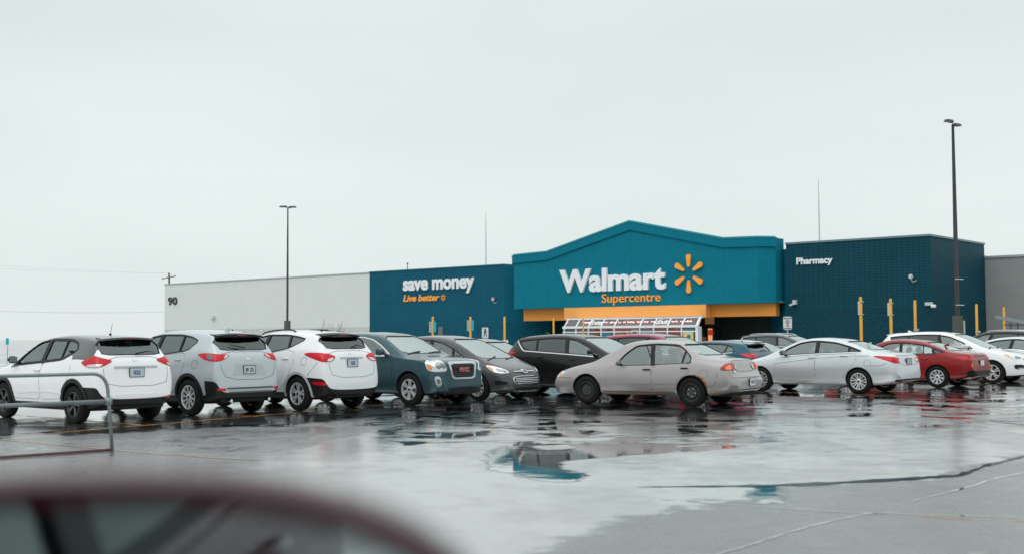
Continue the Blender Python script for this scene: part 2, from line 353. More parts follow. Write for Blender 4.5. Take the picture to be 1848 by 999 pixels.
# painted stall lines, tar seams and the crease in the tarmac
def ribbon(pts, w, z, bm, jit=0.):
    pts = [Vector((p[0], p[1], 0)) for p in pts]; A = []
    for i, p in enumerate(pts):
        t = (pts[min(i+1, len(pts)-1)]-pts[max(i-1, 0)]).normalized(); nn = Vector((-t.y, t.x, 0)); ww = w*(1+random.uniform(-jit, jit))
        A.append((bm.verts.new(p+nn*ww/2+Vector((0, 0, z))), bm.verts.new(p-nn*ww/2+Vector((0, 0, z)))))
    for a, c in zip(A, A[1:]): bm.faces.new((a[0], a[1], c[1], c[0]))
def worn_paint(name, col, wear=.5):
    m = mat(name, col, rough=.3, coat=.6, coat_r=.15); nt = m.node_tree; n = nt.nodes; l = nt.links
    t = n.new('ShaderNodeTexCoord'); a = n.new('ShaderNodeTexNoise'); a.inputs['Scale'].default_value = 2.2; a.inputs['Detail'].default_value = 8; a.inputs['Roughness'].default_value = .75; l.new(t.outputs['Object'], a.inputs[0])
    r = n.new('ShaderNodeMapRange'); r.inputs['From Min'].default_value = wear-.06; r.inputs['From Max'].default_value = wear+.06; l.new(a.outputs[0], r.inputs[0])
    tr = n.new('ShaderNodeBsdfTransparent'); mm = n.new('ShaderNodeMixShader'); l.new(r.outputs[0], mm.inputs[0]); l.new(tr.outputs[0], mm.inputs[1]); l.new(n['Principled BSDF'].outputs[0], mm.inputs[2]); l.new(mm.outputs[0], n['Material Output'].inputs[0])
    return m
YEL = worn_paint('worn_yellow_paint', (.55, .25, .045), .47); PINK = worn_paint('faded_line_paint', (.42, .27, .19), .36)
bm = bmesh.new()
a0 = Vector((*gp(20, 787), 0)); a1 = Vector((*gp(1010, 703), 0))
ribbon([a0.lerp(a1, i/40) for i in range(41)], .13, .004, bm)
for i in range(8):        # stall lines between the parked cars
    base = Vector((*gp(232, 766), 0))+D2*(2.55*i-2.4); ribbon([base+D1*(j*.5-.1) for j in range(11)], .11, .0045, bm)
for i in range(8):
    base = Vector((*gp(1480, 716), 0))+D2*(2.7*i-1); ribbon([base+D1*(j*.5-1) for j in range(11)], .11, .0045, bm)
tag(fin('bay_markings', bm, YEL), kind='structure')
bm = bmesh.new()
ribbon([gp(x, y) for x, y in ((-40, 790), (60, 797), (150, 806), (250, 815), (330, 821), (400, 826), (470, 829))], .075, .004, bm)
tag(fin('faded_line', bm, PINK), kind='structure')
bm = bmesh.new()
ribbon([gp(x, y) for x, y in ((1660, 930), (1720, 934), (1800, 938), (1900, 941))], .035, .004, bm)
tag(fin('faded_line', bm, YEL), kind='structure')
SEAM = M_('seam_water', (.06, .065, .07), rough=.05, coat=1, coat_r=.03); SEAM.node_tree.nodes['Principled BSDF'].inputs['Coat IOR'].default_value = 1.8
def wig(P, k=6, a=.012):
    Q = []
    for p, q in zip(P, P[1:]):
        for i in range(k):
            t = i/k; Q.append((p[0]+(q[0]-p[0])*t+random.uniform(-a, a), p[1]+(q[1]-p[1])*t+random.uniform(-a, a)))
    return Q+[P[-1]]
bm = bmesh.new()
for P in (((1290, 1001), (1370, 978), (1440, 955), (1500, 940), (1560, 927), (1600, 925), (1720, 930), (1848, 934)), ((1240, 905), (1330, 910), (1440, 918), (1530, 924), (1600, 926)), ((1650, 903), (1740, 880), (1800, 862), (1860, 850))):
    ribbon(wig([gp(*p) for p in P]), .028, .0035, bm, .5)
tag(fin('asphalt_seam', bm, SEAM), kind='structure')
# the crease in the tarmac: a flat dark strip, normals tilted to mirror the wall
CRE = M_('crease_water', (.012, .02, .024), rough=.08); 
def tilted(m, tx, ty, ns=.02):
    nt = m.node_tree; n = nt.nodes; l = nt.links; b = n['Principled BSDF']
    t = n.new('ShaderNodeTexCoord'); a = n.new('ShaderNodeTexNoise'); a.inputs['Scale'].default_value = 1.4; a.inputs['Detail'].default_value = 5; l.new(t.outputs['Object'], a.inputs[0])
    s = n.new('ShaderNodeVectorMath'); s.operation = 'SUBTRACT'; l.new(a.outputs['Color'], s.inputs[0]); s.inputs[1].default_value = (.5, .5, .5)
    s2 = n.new('ShaderNodeVectorMath'); s2.operation = 'MULTIPLY_ADD'; l.new(s.outputs[0], s2.inputs[0]); s2.inputs[1].default_value = (ns, ns, 0); s2.inputs[2].default_value = (tx, ty, 1)
    nm = n.new('ShaderNodeVectorMath'); nm.operation = 'NORMALIZE'; l.new(s2.outputs[0], nm.inputs[0]); l.new(nm.outputs[0], b.inputs['Normal'])
    b.inputs['IOR'].default_value = 1.6
tilted(CRE, 0, .010, .010)
bm = bmesh.new(); P = wig([gp(*p) for p in ((1150, 878), (1250, 877), (1370, 876), (1500, 871), (1640, 863), (1730, 857), (1762, 846), (1785, 838), (1850, 822), (1900, 812))], 8, .01)
k = len(P); pts = [Vector((p[0], p[1], 0)) for p in P]; A = []
for i, p in enumerate(pts):
    t = (pts[min(i+1, k-1)]-pts[max(i-1, 0)]).normalized(); nn = Vector((-t.y, t.x, 0)); f = i/(k-1); w_ = .75*(.03+.22*math.sin(math.pi*min(1, f*1.35))**1.2 if f < .74 else .10*(1-f)/.26+.03)*random.uniform(.6, 1.3)
    A.append((bm.verts.new(p+nn*w_/2+Vector((0, 0, .003))), bm.verts.new(p-nn*w_/2+Vector((0, 0, .003)))))
for a, c in zip(A, A[1:]): bm.faces.new((a[0], a[1], c[1], c[0]))
tag(fin('asphalt_crease', bm, CRE), kind='structure')

# ------------------------------------------------------------------ store
def block_wall(name, col, split_z=3.35, bw=.4, bh=.2, mort=.75, line=.012, rough=.6, var=.06, stain=.10):
    m = bpy.data.materials.new(name); m.use_nodes = True; nt = m.node_tree; n = nt.nodes; l = nt.links; b = n['Principled BSDF']
    t = n.new('ShaderNodeTexCoord'); s = n.new('ShaderNodeSeparateXYZ'); l.new(t.outputs['Object'], s.inputs[0])
    ad = n.new('ShaderNodeMath'); ad.operation = 'ADD'; l.new(s.outputs[0], ad.inputs[0]); l.new(s.outputs[1], ad.inputs[1])
    c = n.new('ShaderNodeCombineXYZ'); l.new(ad.outputs[0], c.inputs[0]); l.new(s.outputs[2], c.inputs[1])
    br = n.new('ShaderNodeTexBrick'); br.offset = 0; br.inputs['Scale'].default_value = 1; br.inputs['Brick Width'].default_value = bw; br.inputs['Row Height'].default_value = bh; br.inputs['Mortar Size'].default_value = line; br.inputs['Mortar Smooth'].default_value = .3
    l.new(c.outputs[0], br.inputs[0]); br.inputs['Color1'].default_value = (*[x*(1-var) for x in col], 1); br.inputs['Color2'].default_value = (*[min(1, x*(1+var)) for x in col], 1); br.inputs['Mortar'].default_value = (*[x*mort for x in col], 1)
    ns = n.new('ShaderNodeTexNoise'); ns.inputs['Scale'].default_value = .35; ns.inputs['Detail'].default_value = 6; l.new(t.outputs['Object'], ns.inputs[0])
    nr = n.new('ShaderNodeMapRange'); nr.inputs['From Min'].default_value = .3; nr.inputs['From Max'].default_value = .7; nr.inputs['To Min'].default_value = 1-stain; nr.inputs['To Max'].default_value = 1+stain*.6; l.new(ns.outputs[0], nr.inputs[0])
    # split-face courses below
    sf = n.new('ShaderNodeTexNoise'); sf.inputs['Scale'].default_value = 4.5; sf.inputs['Detail'].default_value = 5; sf.inputs['Roughness'].default_value = .7; l.new(t.outputs['Object'], sf.inputs[0])
    mk = n.new('ShaderNodeMath'); mk.operation = 'LESS_THAN'; l.new(s.outputs[2], mk.inputs[0]); mk.inputs[1].default_value = split_z
    sc = n.new('ShaderNodeVectorMath'); sc.operation = 'SCALE'; l.new(br.outputs[0], sc.inputs[0]); l.new(nr.outputs[0], sc.inputs['Scale'])
    sv = n.new('ShaderNodeMapRange'); sv.inputs['From Min'].default_value = .3; sv.inputs['From Max'].default_value = .7; sv.inputs['To Min'].default_value = .62; sv.inputs['To Max'].default_value = 1.05; l.new(sf.outputs[0], sv.inputs[0])
    sc2 = n.new('ShaderNodeVectorMath'); sc2.operation = 'SCALE'; sc2.inputs[0].default_value = col; l.new(sv.outputs[0], sc2.inputs['Scale'])
    mi = n.new('ShaderNodeMix'); mi.data_type = 'RGBA'; l.new(mk.outputs[0], mi.inputs['Factor']); l.new(sc.outputs[0], mi.inputs[6]); l.new(sc2.outputs[0], mi.inputs[7]); l.new(mi.outputs[2], b.inputs['Base Color'])
    b.inputs['Roughness'].default_value = rough; b.inputs['Specular IOR Level'].default_value = .2
    h1 = n.new('ShaderNodeMath'); h1.operation = 'MULTIPLY'; l.new(br.outputs['Fac'], h1.inputs[0]); h1.inputs[1].default_value = -.006
    h2 = n.new('ShaderNodeMath'); h2.operation = 'MULTIPLY'; l.new(sf.outputs[0], h2.inputs[0]); l.new(mk.outputs[0], h2.inputs[1])
    h3 = n.new('ShaderNodeMath'); h3.operation = 'MULTIPLY_ADD'; l.new(h2.outputs[0], h3.inputs[0]); h3.inputs[1].default_value = .12; l.new(h1.outputs[0], h3.inputs[2])
    bp = n.new('ShaderNodeBump'); bp.inputs['Distance'].default_value = 1; l.new(h3.outputs[0], bp.inputs['Height']); l.new(bp.outputs[0], b.inputs['Normal'])
    return m
# local frame of the shop: x runs to the viewer's right along the front, y away from the viewer, z up
SHOP_ROT = math.atan2((-D1).y, (-D1).x)
store = empty('store_building', P0, 'long teal and pale grey supermarket with gabled entrance across the back of the lot', 'building', None, SHOP_ROT)
def bx(bm, t0, t1, n0, n1, z0, z1, mi=0):    # t leftwards, n towards the viewer
    box(bm, (-(t0+t1)/2, -(n0+n1)/2, (z0+z1)/2), (abs(t1-t0), abs(n1-n0), z1-z0), None, mi)
def sl_(t, n_, z): return Vector((-t, -n_, z))
WALLW = block_wall('pale_block', (.75, .79, .77), 2.55, var=.015, mort=.88, line=.014, stain=.015)
WALLL = block_wall('teal_block', (.0005, .110, .178), 2.85, mort=.50, line=.024); WALLR = block_wall('teal_block_shaded', (.0005, .062, .094), 3.35, mort=.52, line=.024)  # one teal paint in two tones: uneven light and haze put into the colour
WALLM = block_wall('teal_block_lit', (.0005, .135, .21), 2.85, mort=.75); EIFS = M_('teal_stucco', (.0005, .185, .265), rough=.85, spec=.25, noise=.10, nscale=1.2, bump=.01, bscale=14)  # jambs: the wall teal again, made lighter for the light they catch
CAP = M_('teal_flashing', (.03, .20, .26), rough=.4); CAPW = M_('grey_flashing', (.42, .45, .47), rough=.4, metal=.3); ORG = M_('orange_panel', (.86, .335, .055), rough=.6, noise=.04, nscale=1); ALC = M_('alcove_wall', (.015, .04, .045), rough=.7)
bm = bmesh.new(); bx(bm, 57.1, 93.35, -40, 0, 0, 7.95); fin('pale_wall', bm, WALLW, store)
bm = bmesh.new(); bx(bm, 57.05, 93.42, -40.05, .07, 7.95, 8.07); fin('wall_cap', bm, CAPW, store)
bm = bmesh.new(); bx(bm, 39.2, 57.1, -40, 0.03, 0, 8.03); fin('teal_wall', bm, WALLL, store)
bm = bmesh.new(); bx(bm, 39.2, 57.12, -40.02, .10, 8.03, 8.12); fin('wall_cap', bm, CAP, store)
bm = bmesh.new(); bx(bm, 0, 11.0, -11.0, 0, 0, 8.33); fin('right_teal_wall', bm, WALLR, store)
bm = bmesh.new(); bx(bm, -.07, 11.05, -11.05, .07, 8.33, 8.47); fin('wall_cap', bm, M_('slate_flashing', (.16, .25, .29), rough=.35, metal=.3), store)
# chamfered jambs of the entrance recess
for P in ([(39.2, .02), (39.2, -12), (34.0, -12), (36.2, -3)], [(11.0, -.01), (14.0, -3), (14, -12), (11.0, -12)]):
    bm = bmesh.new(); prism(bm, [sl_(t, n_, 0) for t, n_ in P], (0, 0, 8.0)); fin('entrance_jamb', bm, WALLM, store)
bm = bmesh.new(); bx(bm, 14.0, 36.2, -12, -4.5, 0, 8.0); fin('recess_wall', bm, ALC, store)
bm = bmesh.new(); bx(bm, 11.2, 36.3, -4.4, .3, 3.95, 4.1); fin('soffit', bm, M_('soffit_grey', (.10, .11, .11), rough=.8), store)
# gable
gt = [(37.6, 8.62), (36.63, 8.67), (32.91, 8.78), (24.21, 10.85), (15.48, 8.94), (12.55, 8.87), (11.6, 8.84)]
def gable(n_front, t0, t1, top, bot, name, m, dn):
    bm = bmesh.new(); F_, B_ = [], []
    for t, z in top: F_.append(t)
bm = bmesh.new()
pl = [(37.6, .5), (36.63, 1.5), (32.91, 1.5), (24.21, 1.5), (15.48, 1.5), (12.55, 1.5), (11.6, .55)]
tp = [bm.verts.new(sl_(t, n_, z)) for (t, n_), (_, z) in zip(pl, gt)]; bo = [bm.verts.new(sl_(t, n_, 3.95)) for t, n_ in pl]
tb = [bm.verts.new(sl_(t, -.8, z)) for (t, n_), (_, z) in zip(pl, gt)]; bb_ = [bm.verts.new(sl_(t, -.8, 3.95)) for t, n_ in pl]
for i in range(6):
    bm.faces.new((tp[i], tp[i+1], bo[i+1], bo[i])); bm.faces.new((tp[i+1], tp[i], tb[i], tb[i+1])); bm.faces.new((tb[i], bb_[i], bb_[i+1], tb[i+1])); bm.faces.new((bo[i], bo[i+1], bb_[i+1], bb_[i]))
bm.faces.new((tp[0], bo[0], bb_[0], tb[0])); bm.faces.new((tp[6], tb[6], bb_[6], bo[6]))
fin('gable', bm, EIFS, store)
bm = bmesh.new()      # cornice band that follows the gable outline, 12 cm proud
def offp(i, d):
    t, n_ = pl[i]; return (t+(d*.7 if i == 0 else (-d*.7 if i == 6 else 0)), n_+d)
low = [.68]*7
A = []
for i in range(7):
    t, n_ = offp(i, .14); z = gt[i][1]; t2, n2 = offp(i, .0)
    A.append([bm.verts.new(p) for p in (sl_(t, n_, z+.05), sl_(t, n_, z-low[i]), sl_(t2, n2-.02, z-low[i]), sl_(t2, n2-.4, z+.05))])
for a, c in zip(A, A[1:]):
    for j in range(4): bm.faces.new((a[j], a[(j+1) % 4], c[(j+1) % 4], c[j]))
bm.faces.new(A[0]); bm.faces.new(A[-1][::-1]); fin('cornice', bm, EIFS, store)
bm = bmesh.new(); A = []
for i in range(7):
    t, n_ = offp(i, .18); z = gt[i][1]+.055; t2, n2 = offp(i, -.5)
    A.append([bm.verts.new(p) for p in (sl_(t, n_, z+.06), sl_(t, n_, z-.07), sl_(t2, n2, z-.0), sl_(t2, n2, z+.06))])
for a, c in zip(A, A[1:]):
    for j in range(4): bm.faces.new((a[j], a[(j+1) % 4], c[(j+1) % 4], c[j]))
bm.faces.new(A[0]); bm.faces.new(A[-1][::-1]); fin('gable_cap', bm, M_('bright_teal_cap', (.03, .30, .36), rough=.4), store)
for t in (32.91, 24.21, 15.48):
    bm = bmesh.new(); bx(bm, t-.015, t+.015, 1.495, 1.504, 3.96, interp(sorted(gt), t)-.70); fin('stucco_joint', bm, M_('joint_shadow', (.002, .10, .14), rough=.8), store)
# orange fascia
t0, z0 = fac(1018, 577, 1.56); t1, z1 = fac(1274, 570, 1.56)
bm = bmesh.new(); bx(bm, t1, t0, .6, 1.56, 2.93, 3.94); fin('canopy_fascia', bm, M_('orange_front', (.93, .40, .10), rough=.6, noise=.04, nscale=1), store)
tl0, _ = fac(945, 570, .7)
bm = bmesh.new(); bx(bm, t0+.002, tl0, .0, .7, 2.9, 3.945); fin('side_fascia', bm, ORG, store)
tr1, _ = fac(1400, 556, .2); tr2, _ = fac(1378, 556, .7)
bm = bmesh.new(); prism(bm, [sl_(t1-.002, .7, 2.98), sl_(tr2, .7, 2.98), sl_(tr1, .2, 2.98), sl_(tr1, -.4, 2.98), sl_(t1-.002, -.4, 2.98)], (0, 0, .965)); fin('side_fascia', bm, ORG, store)
# glazed vestibule
vest = empty('entrance_vestibule', (0, 0, 0)); vest.parent = store
FRM = M_('white_frame', (.86, .89, .91), rough=.4)
NT, NB = 3.1, 3.7
topp = [fac(x, 571.8-(x-1027)*.0338, NT)[0] for x in (1024, 1264)]
TR, TL = topp[1], topp[0]; ZT = 2.93; ZB = 2.32
mull = [1018.7, 1039.8, 1062.5, 1085, 1108.8, 1155, 1180, 1205, 1230.5, 1256.5]
mt = [fac(x, 586, NB)[0] for x in mull]
bl, br_ = mt[0]+.12, mt[-1]-.12
bm = bmesh.new()
bx(bm, br_-.05, bl+.05, NT-.15, NT+.12, ZT-.06, ZT+.10); bx(bm, br_-.05, bl+.05, NB-.09, NB+.09, ZB-.16, ZB+.02); bx(bm, br_-.05, bl+.05, NB-.06, NB+.06, ZB-.50, ZB-.42); bx(bm, br_, bl, NB-.05, NB+.05, 0, .25)
for t in mt:
    bx(bm, t-.05, t+.05, NB-.06, NB+.065, .0, ZB-.1)
    prism(bm, [sl_(t-.06, NB+.03, ZB), sl_(t+.06, NB+.03, ZB), sl_(t+.06, NT+.07, ZT), sl_(t-.06, NT+.07, ZT)], (0, .12, -.05))
prism(bm, [sl_(br_-.02, NB+.05, ZB-.14), sl_(br_-.02, NT+.1, ZT+.1), sl_(br_-.02, NT-.05, ZT+.1), sl_(br_-.02, NB-.12, ZB-.14)], (-.12, 0, 0))
bx(bm, br_-.05, br_+.15, NB-.5, NB+.05, 0, ZB-.1)
fin('frame', bm, FRM, vest)
bm = bmesh.new(); prism(bm, [sl_(bl+.1, NT+.12, ZT+.1), sl_(br_-.1, NT+.12, ZT+.1), sl_(br_+2.4, .5, ZT+.04), sl_(bl+.1, .5, ZT+.04)], (0, 0, -.08)); fin('vestibule_roof', bm, FRM, vest)
VG = glass('vestibule_glass', (.55, .42, .46), .7, .02, .04)
for i in range(9):
    a, c = mt[i], mt[i+1]
    bm = bmesh.new(); prism(bm, [sl_(a-.06, NB+.015, ZB+.02), sl_(c+.06, NB+.015, ZB+.02), sl_(c+.06, NT+.05, ZT-.03), sl_(a-.06, NT+.05, ZT-.03)], (0, .02, 0)); fin('sloped_pane', bm, VG, vest)
    bm = bmesh.new(); bx(bm, c+.05, a-.05, NB-.01, NB+.01, .25, ZB-.50); bx(bm, c+.05, a-.05, NB-.01, NB+.01, ZB-.42, ZB-.16); fin('front_pane', bm, VG, vest)
# interior: back wall, shelves and warm lamps that the glass shows
WOOD = M_('interior_brown', (.30, .15, .11), rough=.8, noise=.6, nscale=1.5)
bm = bmesh.new(); bx(bm, br_+3.3, bl, -.3, -.2, 0, ZT); bx(bm, bl-.05, bl, -.2, NB-.1, 0, ZB-.3); fin('interior_wall', bm, WOOD, vest)
rng = random.Random(11)
for k in range(12):
    bm = bmesh.new(); t = br_+.6+k*1.08; w = rng.uniform(.3, .7); hh = rng.uniform(.8, 1.9); nn = rng.uniform(0, 1.6); bx(bm, t, t+w, nn, nn+.3, 0, hh); fin('display_stand', bm, M_('display_goods', (.34, .17, .10), rough=.7, noise=.8, nscale=3), vest)
for k in range(8):
    bm = bmesh.new(); t = br_+2.2+k*1.38; bx(bm, t, t+1.0, .9, 1.1, ZT-.28, ZT-.22); fin('ceiling_lamp', bm, M_('lamp_glow', (1, .8, .6), emis=(1, .60, .42), es=26.0), vest)
def panel(name, px0, px1, py0, py1, n_, m, par, sub=None):
    ta, za = fac(px0, py0, n_); tb_, zb_ = fac(px1, py1, n_); bm = bmesh.new(); bx(bm, tb_, ta, n_, n_+.02, max(.05, zb_), za); return fin(name, bm, m, par)
TEALP = M_('teal_poster', (.01, .22, .30), rough=.5); 
o = panel('poster', 1157.5, 1178, 595, 645, NB+.03, TEALP, vest); panel('poster', 1018, 1037, 598, 645, NB+.03, TEALP, vest); panel('poster', 1086, 1102, 596.5, 645, NB+.03, TEALP, vest)
panel('orange_display', 1111, 1134, 595, 640, 1.0, M_('orange_display', (.85, .25, .03), rough=.6, emis=(1, .3, .03), es=.35), vest)
panel('notice_board', 1233, 1252, 596.5, 645, NB+.03, M_('yellow_poster', (.72, .60, .26), rough=.5), vest); panel('notice_header', 1233, 1252.5, 592.3, 596, NB+.03, TEALP, vest); panel('notice_symbol', 1240, 1246, 603, 609, NB+.055, TEALP, vest)
panel('door_frame', 1139, 1152, 594, 640, NB+.03, M_('frame_grey', (.35, .38, .38), rough=.5), vest); panel('door_glass', 1141.5, 1149.5, 598, 640, NB+.055, M_('door_dark', (.06, .03, .025), rough=.2), vest)
def on_wall(t, n_, z): return Matrix.Translation(sl_(t, n_, z)) @ Matrix.Rotation(math.pi/2, 4, 'X')
def slope_m(t, f):
    a = math.atan2(NB-NT, ZT-ZB); return Matrix.Translation(sl_(t, NB+.05-(NB-NT)*f, ZB+(ZT-ZB)*f)) @ Matrix.Rotation(math.pi/2-a, 4, 'X')
WL = M_('white_letters', (.82, .85, .86), rough=.4)
text_mesh('enter_lettering', 'Enter', .72, WL, vest, .02, .016, .22, .95, slope_m((mt[2]+mt[3])/2, .2))
text_mesh('exit_lettering', 'Exit', .72, WL, vest, .02, .016, .22, .95, slope_m((mt[6]+mt[7])/2, .2))
text_mesh('poster_text', 'Walmart', .28, WL, vest, .01, .012, 0, 1, on_wall((mt[5]+mt[6])/2, NB+.055, 1.42))
# doors right of the vestibule, in the recess
DF = M_('bronze_frame', (.05, .05, .045), rough=.4); n_ = -4.42
bm = bmesh.new()
for a, c, p, q in ((1266, 1303, 567, 569), (1266, 1303, 585, 589), (1271, 1272.5, 569, 650), (1290, 1292, 569, 650), (1303, 1305, 569, 650), (1266, 1267.5, 569, 650)):
    ta, za = fac(a, p, n_); tb_, zb_ = fac(c, q, n_); bx(bm, tb_, ta, n_-.05, n_+.08, max(0, zb_), za)
fin('door_frame', bm, DF, store)
panel('window', 1272.5, 1289.5, 571, 584, n_+.0, M_('lit_brown_window', (.2, .11, .05), rough=.3, noise=.8, nscale=2, emis=(.5, .25, .1), es=.25), store)
panel('poster', 1264.5, 1272.5, 595, 640, n_+.01, TEALP, store)
panel('lit_poster', 1278, 1286, 592, 640, n_+.04, M_('lit_poster', (.8, .4, .25), emis=(1, .42, .2), es=.8), store)
o = panel('door_glass', 1293, 1302.5, 590, 650, n_+.02, M_('door_teal_glass', (.01, .05, .06), rough=.1), store)
bm = bmesh.new(); ta, za = fac(1282, 599, n_+.08); lathe(bm, [(.001, .03), (.26, .03), (.26, 0)], 20, 'y', sl_(ta, n_+.09, za)); fin('poster_roundel', bm, M_('poster_red', (.7, .06, .04), emis=(.8, .08, .05), es=.4), store)
bm = bmesh.new()      # roof lines and plant, so the block is closed from above
bx(bm, 11, 39.2, -40, -12.02, 0, 7.9); bx(bm, 0, 11, -40, -11.06, 0, 7.5); fin('rear_block', bm, M_('rear_grey', (.3, .32, .32), rough=.8), store)

# grey neighbour at the right
bm = bmesh.new(); gb = empty('grey_building', fp(0, 0, 0), 'plain grey panelled building beyond the dark teal corner at far right', 'building', None, SHOP_ROT)
tg, zg = fac(1779, 466, -11.0); tg2, zg2 = fac(1846, 461, -11.0)
bx(bm, -46, -.02, -40, -11.0, 0, zg); fin('panel_wall', bm, M_('grey_panel', (.28, .29, .29), rough=.7, noise=.06, nscale=1, bump=.004, bscale=60), gb)
bm = bmesh.new(); bx(bm, -46.1, -.021, -40.1, -10.9, zg, zg+.16); fin('wall_cap', bm, CAPW, gb)
bm = bmesh.new()
for t in range(1, 14): bx(bm, -3.2*t-.012, -3.2*t+.012, -11.0, -10.992, 0, zg-.02)
fin('panel_joint', bm, M_('joint_dark', (.10, .105, .105), rough=.8), gb)

# ------------------------------------------------------------------ signs on the store
def sign(name, label, cat='sign'):
    r = empty(name, P0, label, cat, None, SHOP_ROT); return r
WLET = M_('white_sign', (.80, .83, .85), rough=.35, emis=(.9, .95, 1), es=.05); OLET = M_('orange_sign', (.93, .36, .05), rough=.4, emis=(1, .4, .05), es=.10)
DLET = M_('dark_side', (.05, .08, .09), rough=.6)
s = sign('store_sign', 'large white letters with an orange six rayed emblem on the teal gable')
def fit(o, px0, px1, py0, py1, n_, pivot=None):
    """scale and place lettering so its box matches the measured box on the facade"""
    ta, za = fac(px0, py0, n_); tb_, zb_ = fac(px1, py1, n_); me = o.data
    xs = [v.co.x for v in me.vertices]; ys = [v.co.y for v in me.vertices]; x0, x1, y0, y1 = min(xs), max(xs), min(ys), max(ys)
    zlo = fac(px0, py1, n_)[1]; zhi = za
    return ta, tb_, x0, x1, y0, y1
def word(name, body, par, m, px0, py0, px1, base_l, base_r, n_, bold=.03, depth=.14, shear=0., cap=None, spacing=1.):
    """px0,py0: top left of first tall letter; px1: right end; base_l/base_r: baseline pixels at both ends"""
    o = text_mesh(name, body, 1.0, m, par, depth, bold, shear, spacing, align='LEFT', bevel=.0)
    me = o.data; xs = [v.co.x for v in me.vertices]; x0, x1 = min(xs), max(xs)
    ta, zt = fac(px0, py0, n_); zb1 = fac(px0, base_l, n_)[1]; tb_, zb2 = fac(px1, base_r, n_); zb = (zb1+zb2)/2
    caph = cap or .73; sy = (zt-zb1)/caph; sx = (ta-tb_)/(x1-x0)
    for v in me.vertices: v.co.x = (v.co.x-x0)*sx; v.co.y *= sy
    o.matrix_local = on_wall(ta, n_+depth/2, zb); return o
word('lettering', 'Walmart', s, WLET, 1012, 487, 1203, 526.5, 519, 1.52, .035, .22)
word('lettering_small', 'Supercentre', s, OLET, 1087, 530, 1193, 546, 542, 1.52, .004, .10)
# orange emblem, six tapered rays
ct, cz = fac(1243.5, 493.5, 1.6)
for k in range(6):
    a = R(90+60*k); bm = bmesh.new(); pts = []
    r0, r1, w0, w1 = .58, 1.50, .11, .225
    prof = [(r0, w0*.5), (r0-.07, 0)] ; 
    out_ = []
    for i in range(9):
        b_ = -math.pi/2+math.pi*i/8; out_.append((r1-.18+.2*math.cos(b_), w1*math.sin(b_)))
    for i in range(7):
        b_ = math.pi/2+math.pi*i/6; out_.append((r0+.02+.09*math.cos(b_), w0*math.sin(b_)))
    P = [sl_(ct-(x*math.cos(a)-y*math.sin(a))*.93, 1.55, cz+(x*math.sin(a)+y*math.cos(a))) for x, y in out_]
    prism(bm, P, (0, -.18, 0)); bmesh.ops.bevel(bm, geom=[e for e in bm.edges if len(e.link_faces) == 2 and e.calc_face_angle(0) > 1.2], offset=.03, segments=2, affect='EDGES')
    fin('emblem_ray', bm, OLET, s)
s = sign('slogan_sign', 'white and orange slogan lettering on the teal wall left of the gable')
word('lettering', 'save money', s, WLET, 728.5, 504, 857, 523, 518.5, .06, .035, .12, 0, .55)
word('lettering_small', 'Live better', s, OLET, 728.5, 532, 794, 543.5, 541, .06, .03, .08, .22)
ct, cz = fac(800, 536.5, .1)
for k in range(6):
    a = R(90+60*k); bm = bmesh.new(); P = [sl_(ct-(x*math.cos(a)-y*math.sin(a)), .06, cz+(x*math.sin(a)+y*math.cos(a))) for x, y in ((.10, -.035), (.30, -.055), (.30, .055), (.10, .035))]; prism(bm, P, (0, -.06, 0)); fin('emblem_ray', bm, OLET, s)
s = sign('pharmacy_sign', 'small white Pharmacy lettering high on the dark teal wall'); word('lettering', 'Pharmacy', s, WLET, 1438, 464, 1503, 476, 475, .03, .03, .10)
s = sign('number_sign', 'dark house number 90 at the left end of the pale wall'); word('lettering', '90', s, M_('dark_letters', (.03, .035, .04), rough=.5), 303.5, 535.5, 320, 549, 548.5, .03, .03, .06, cap=.73)
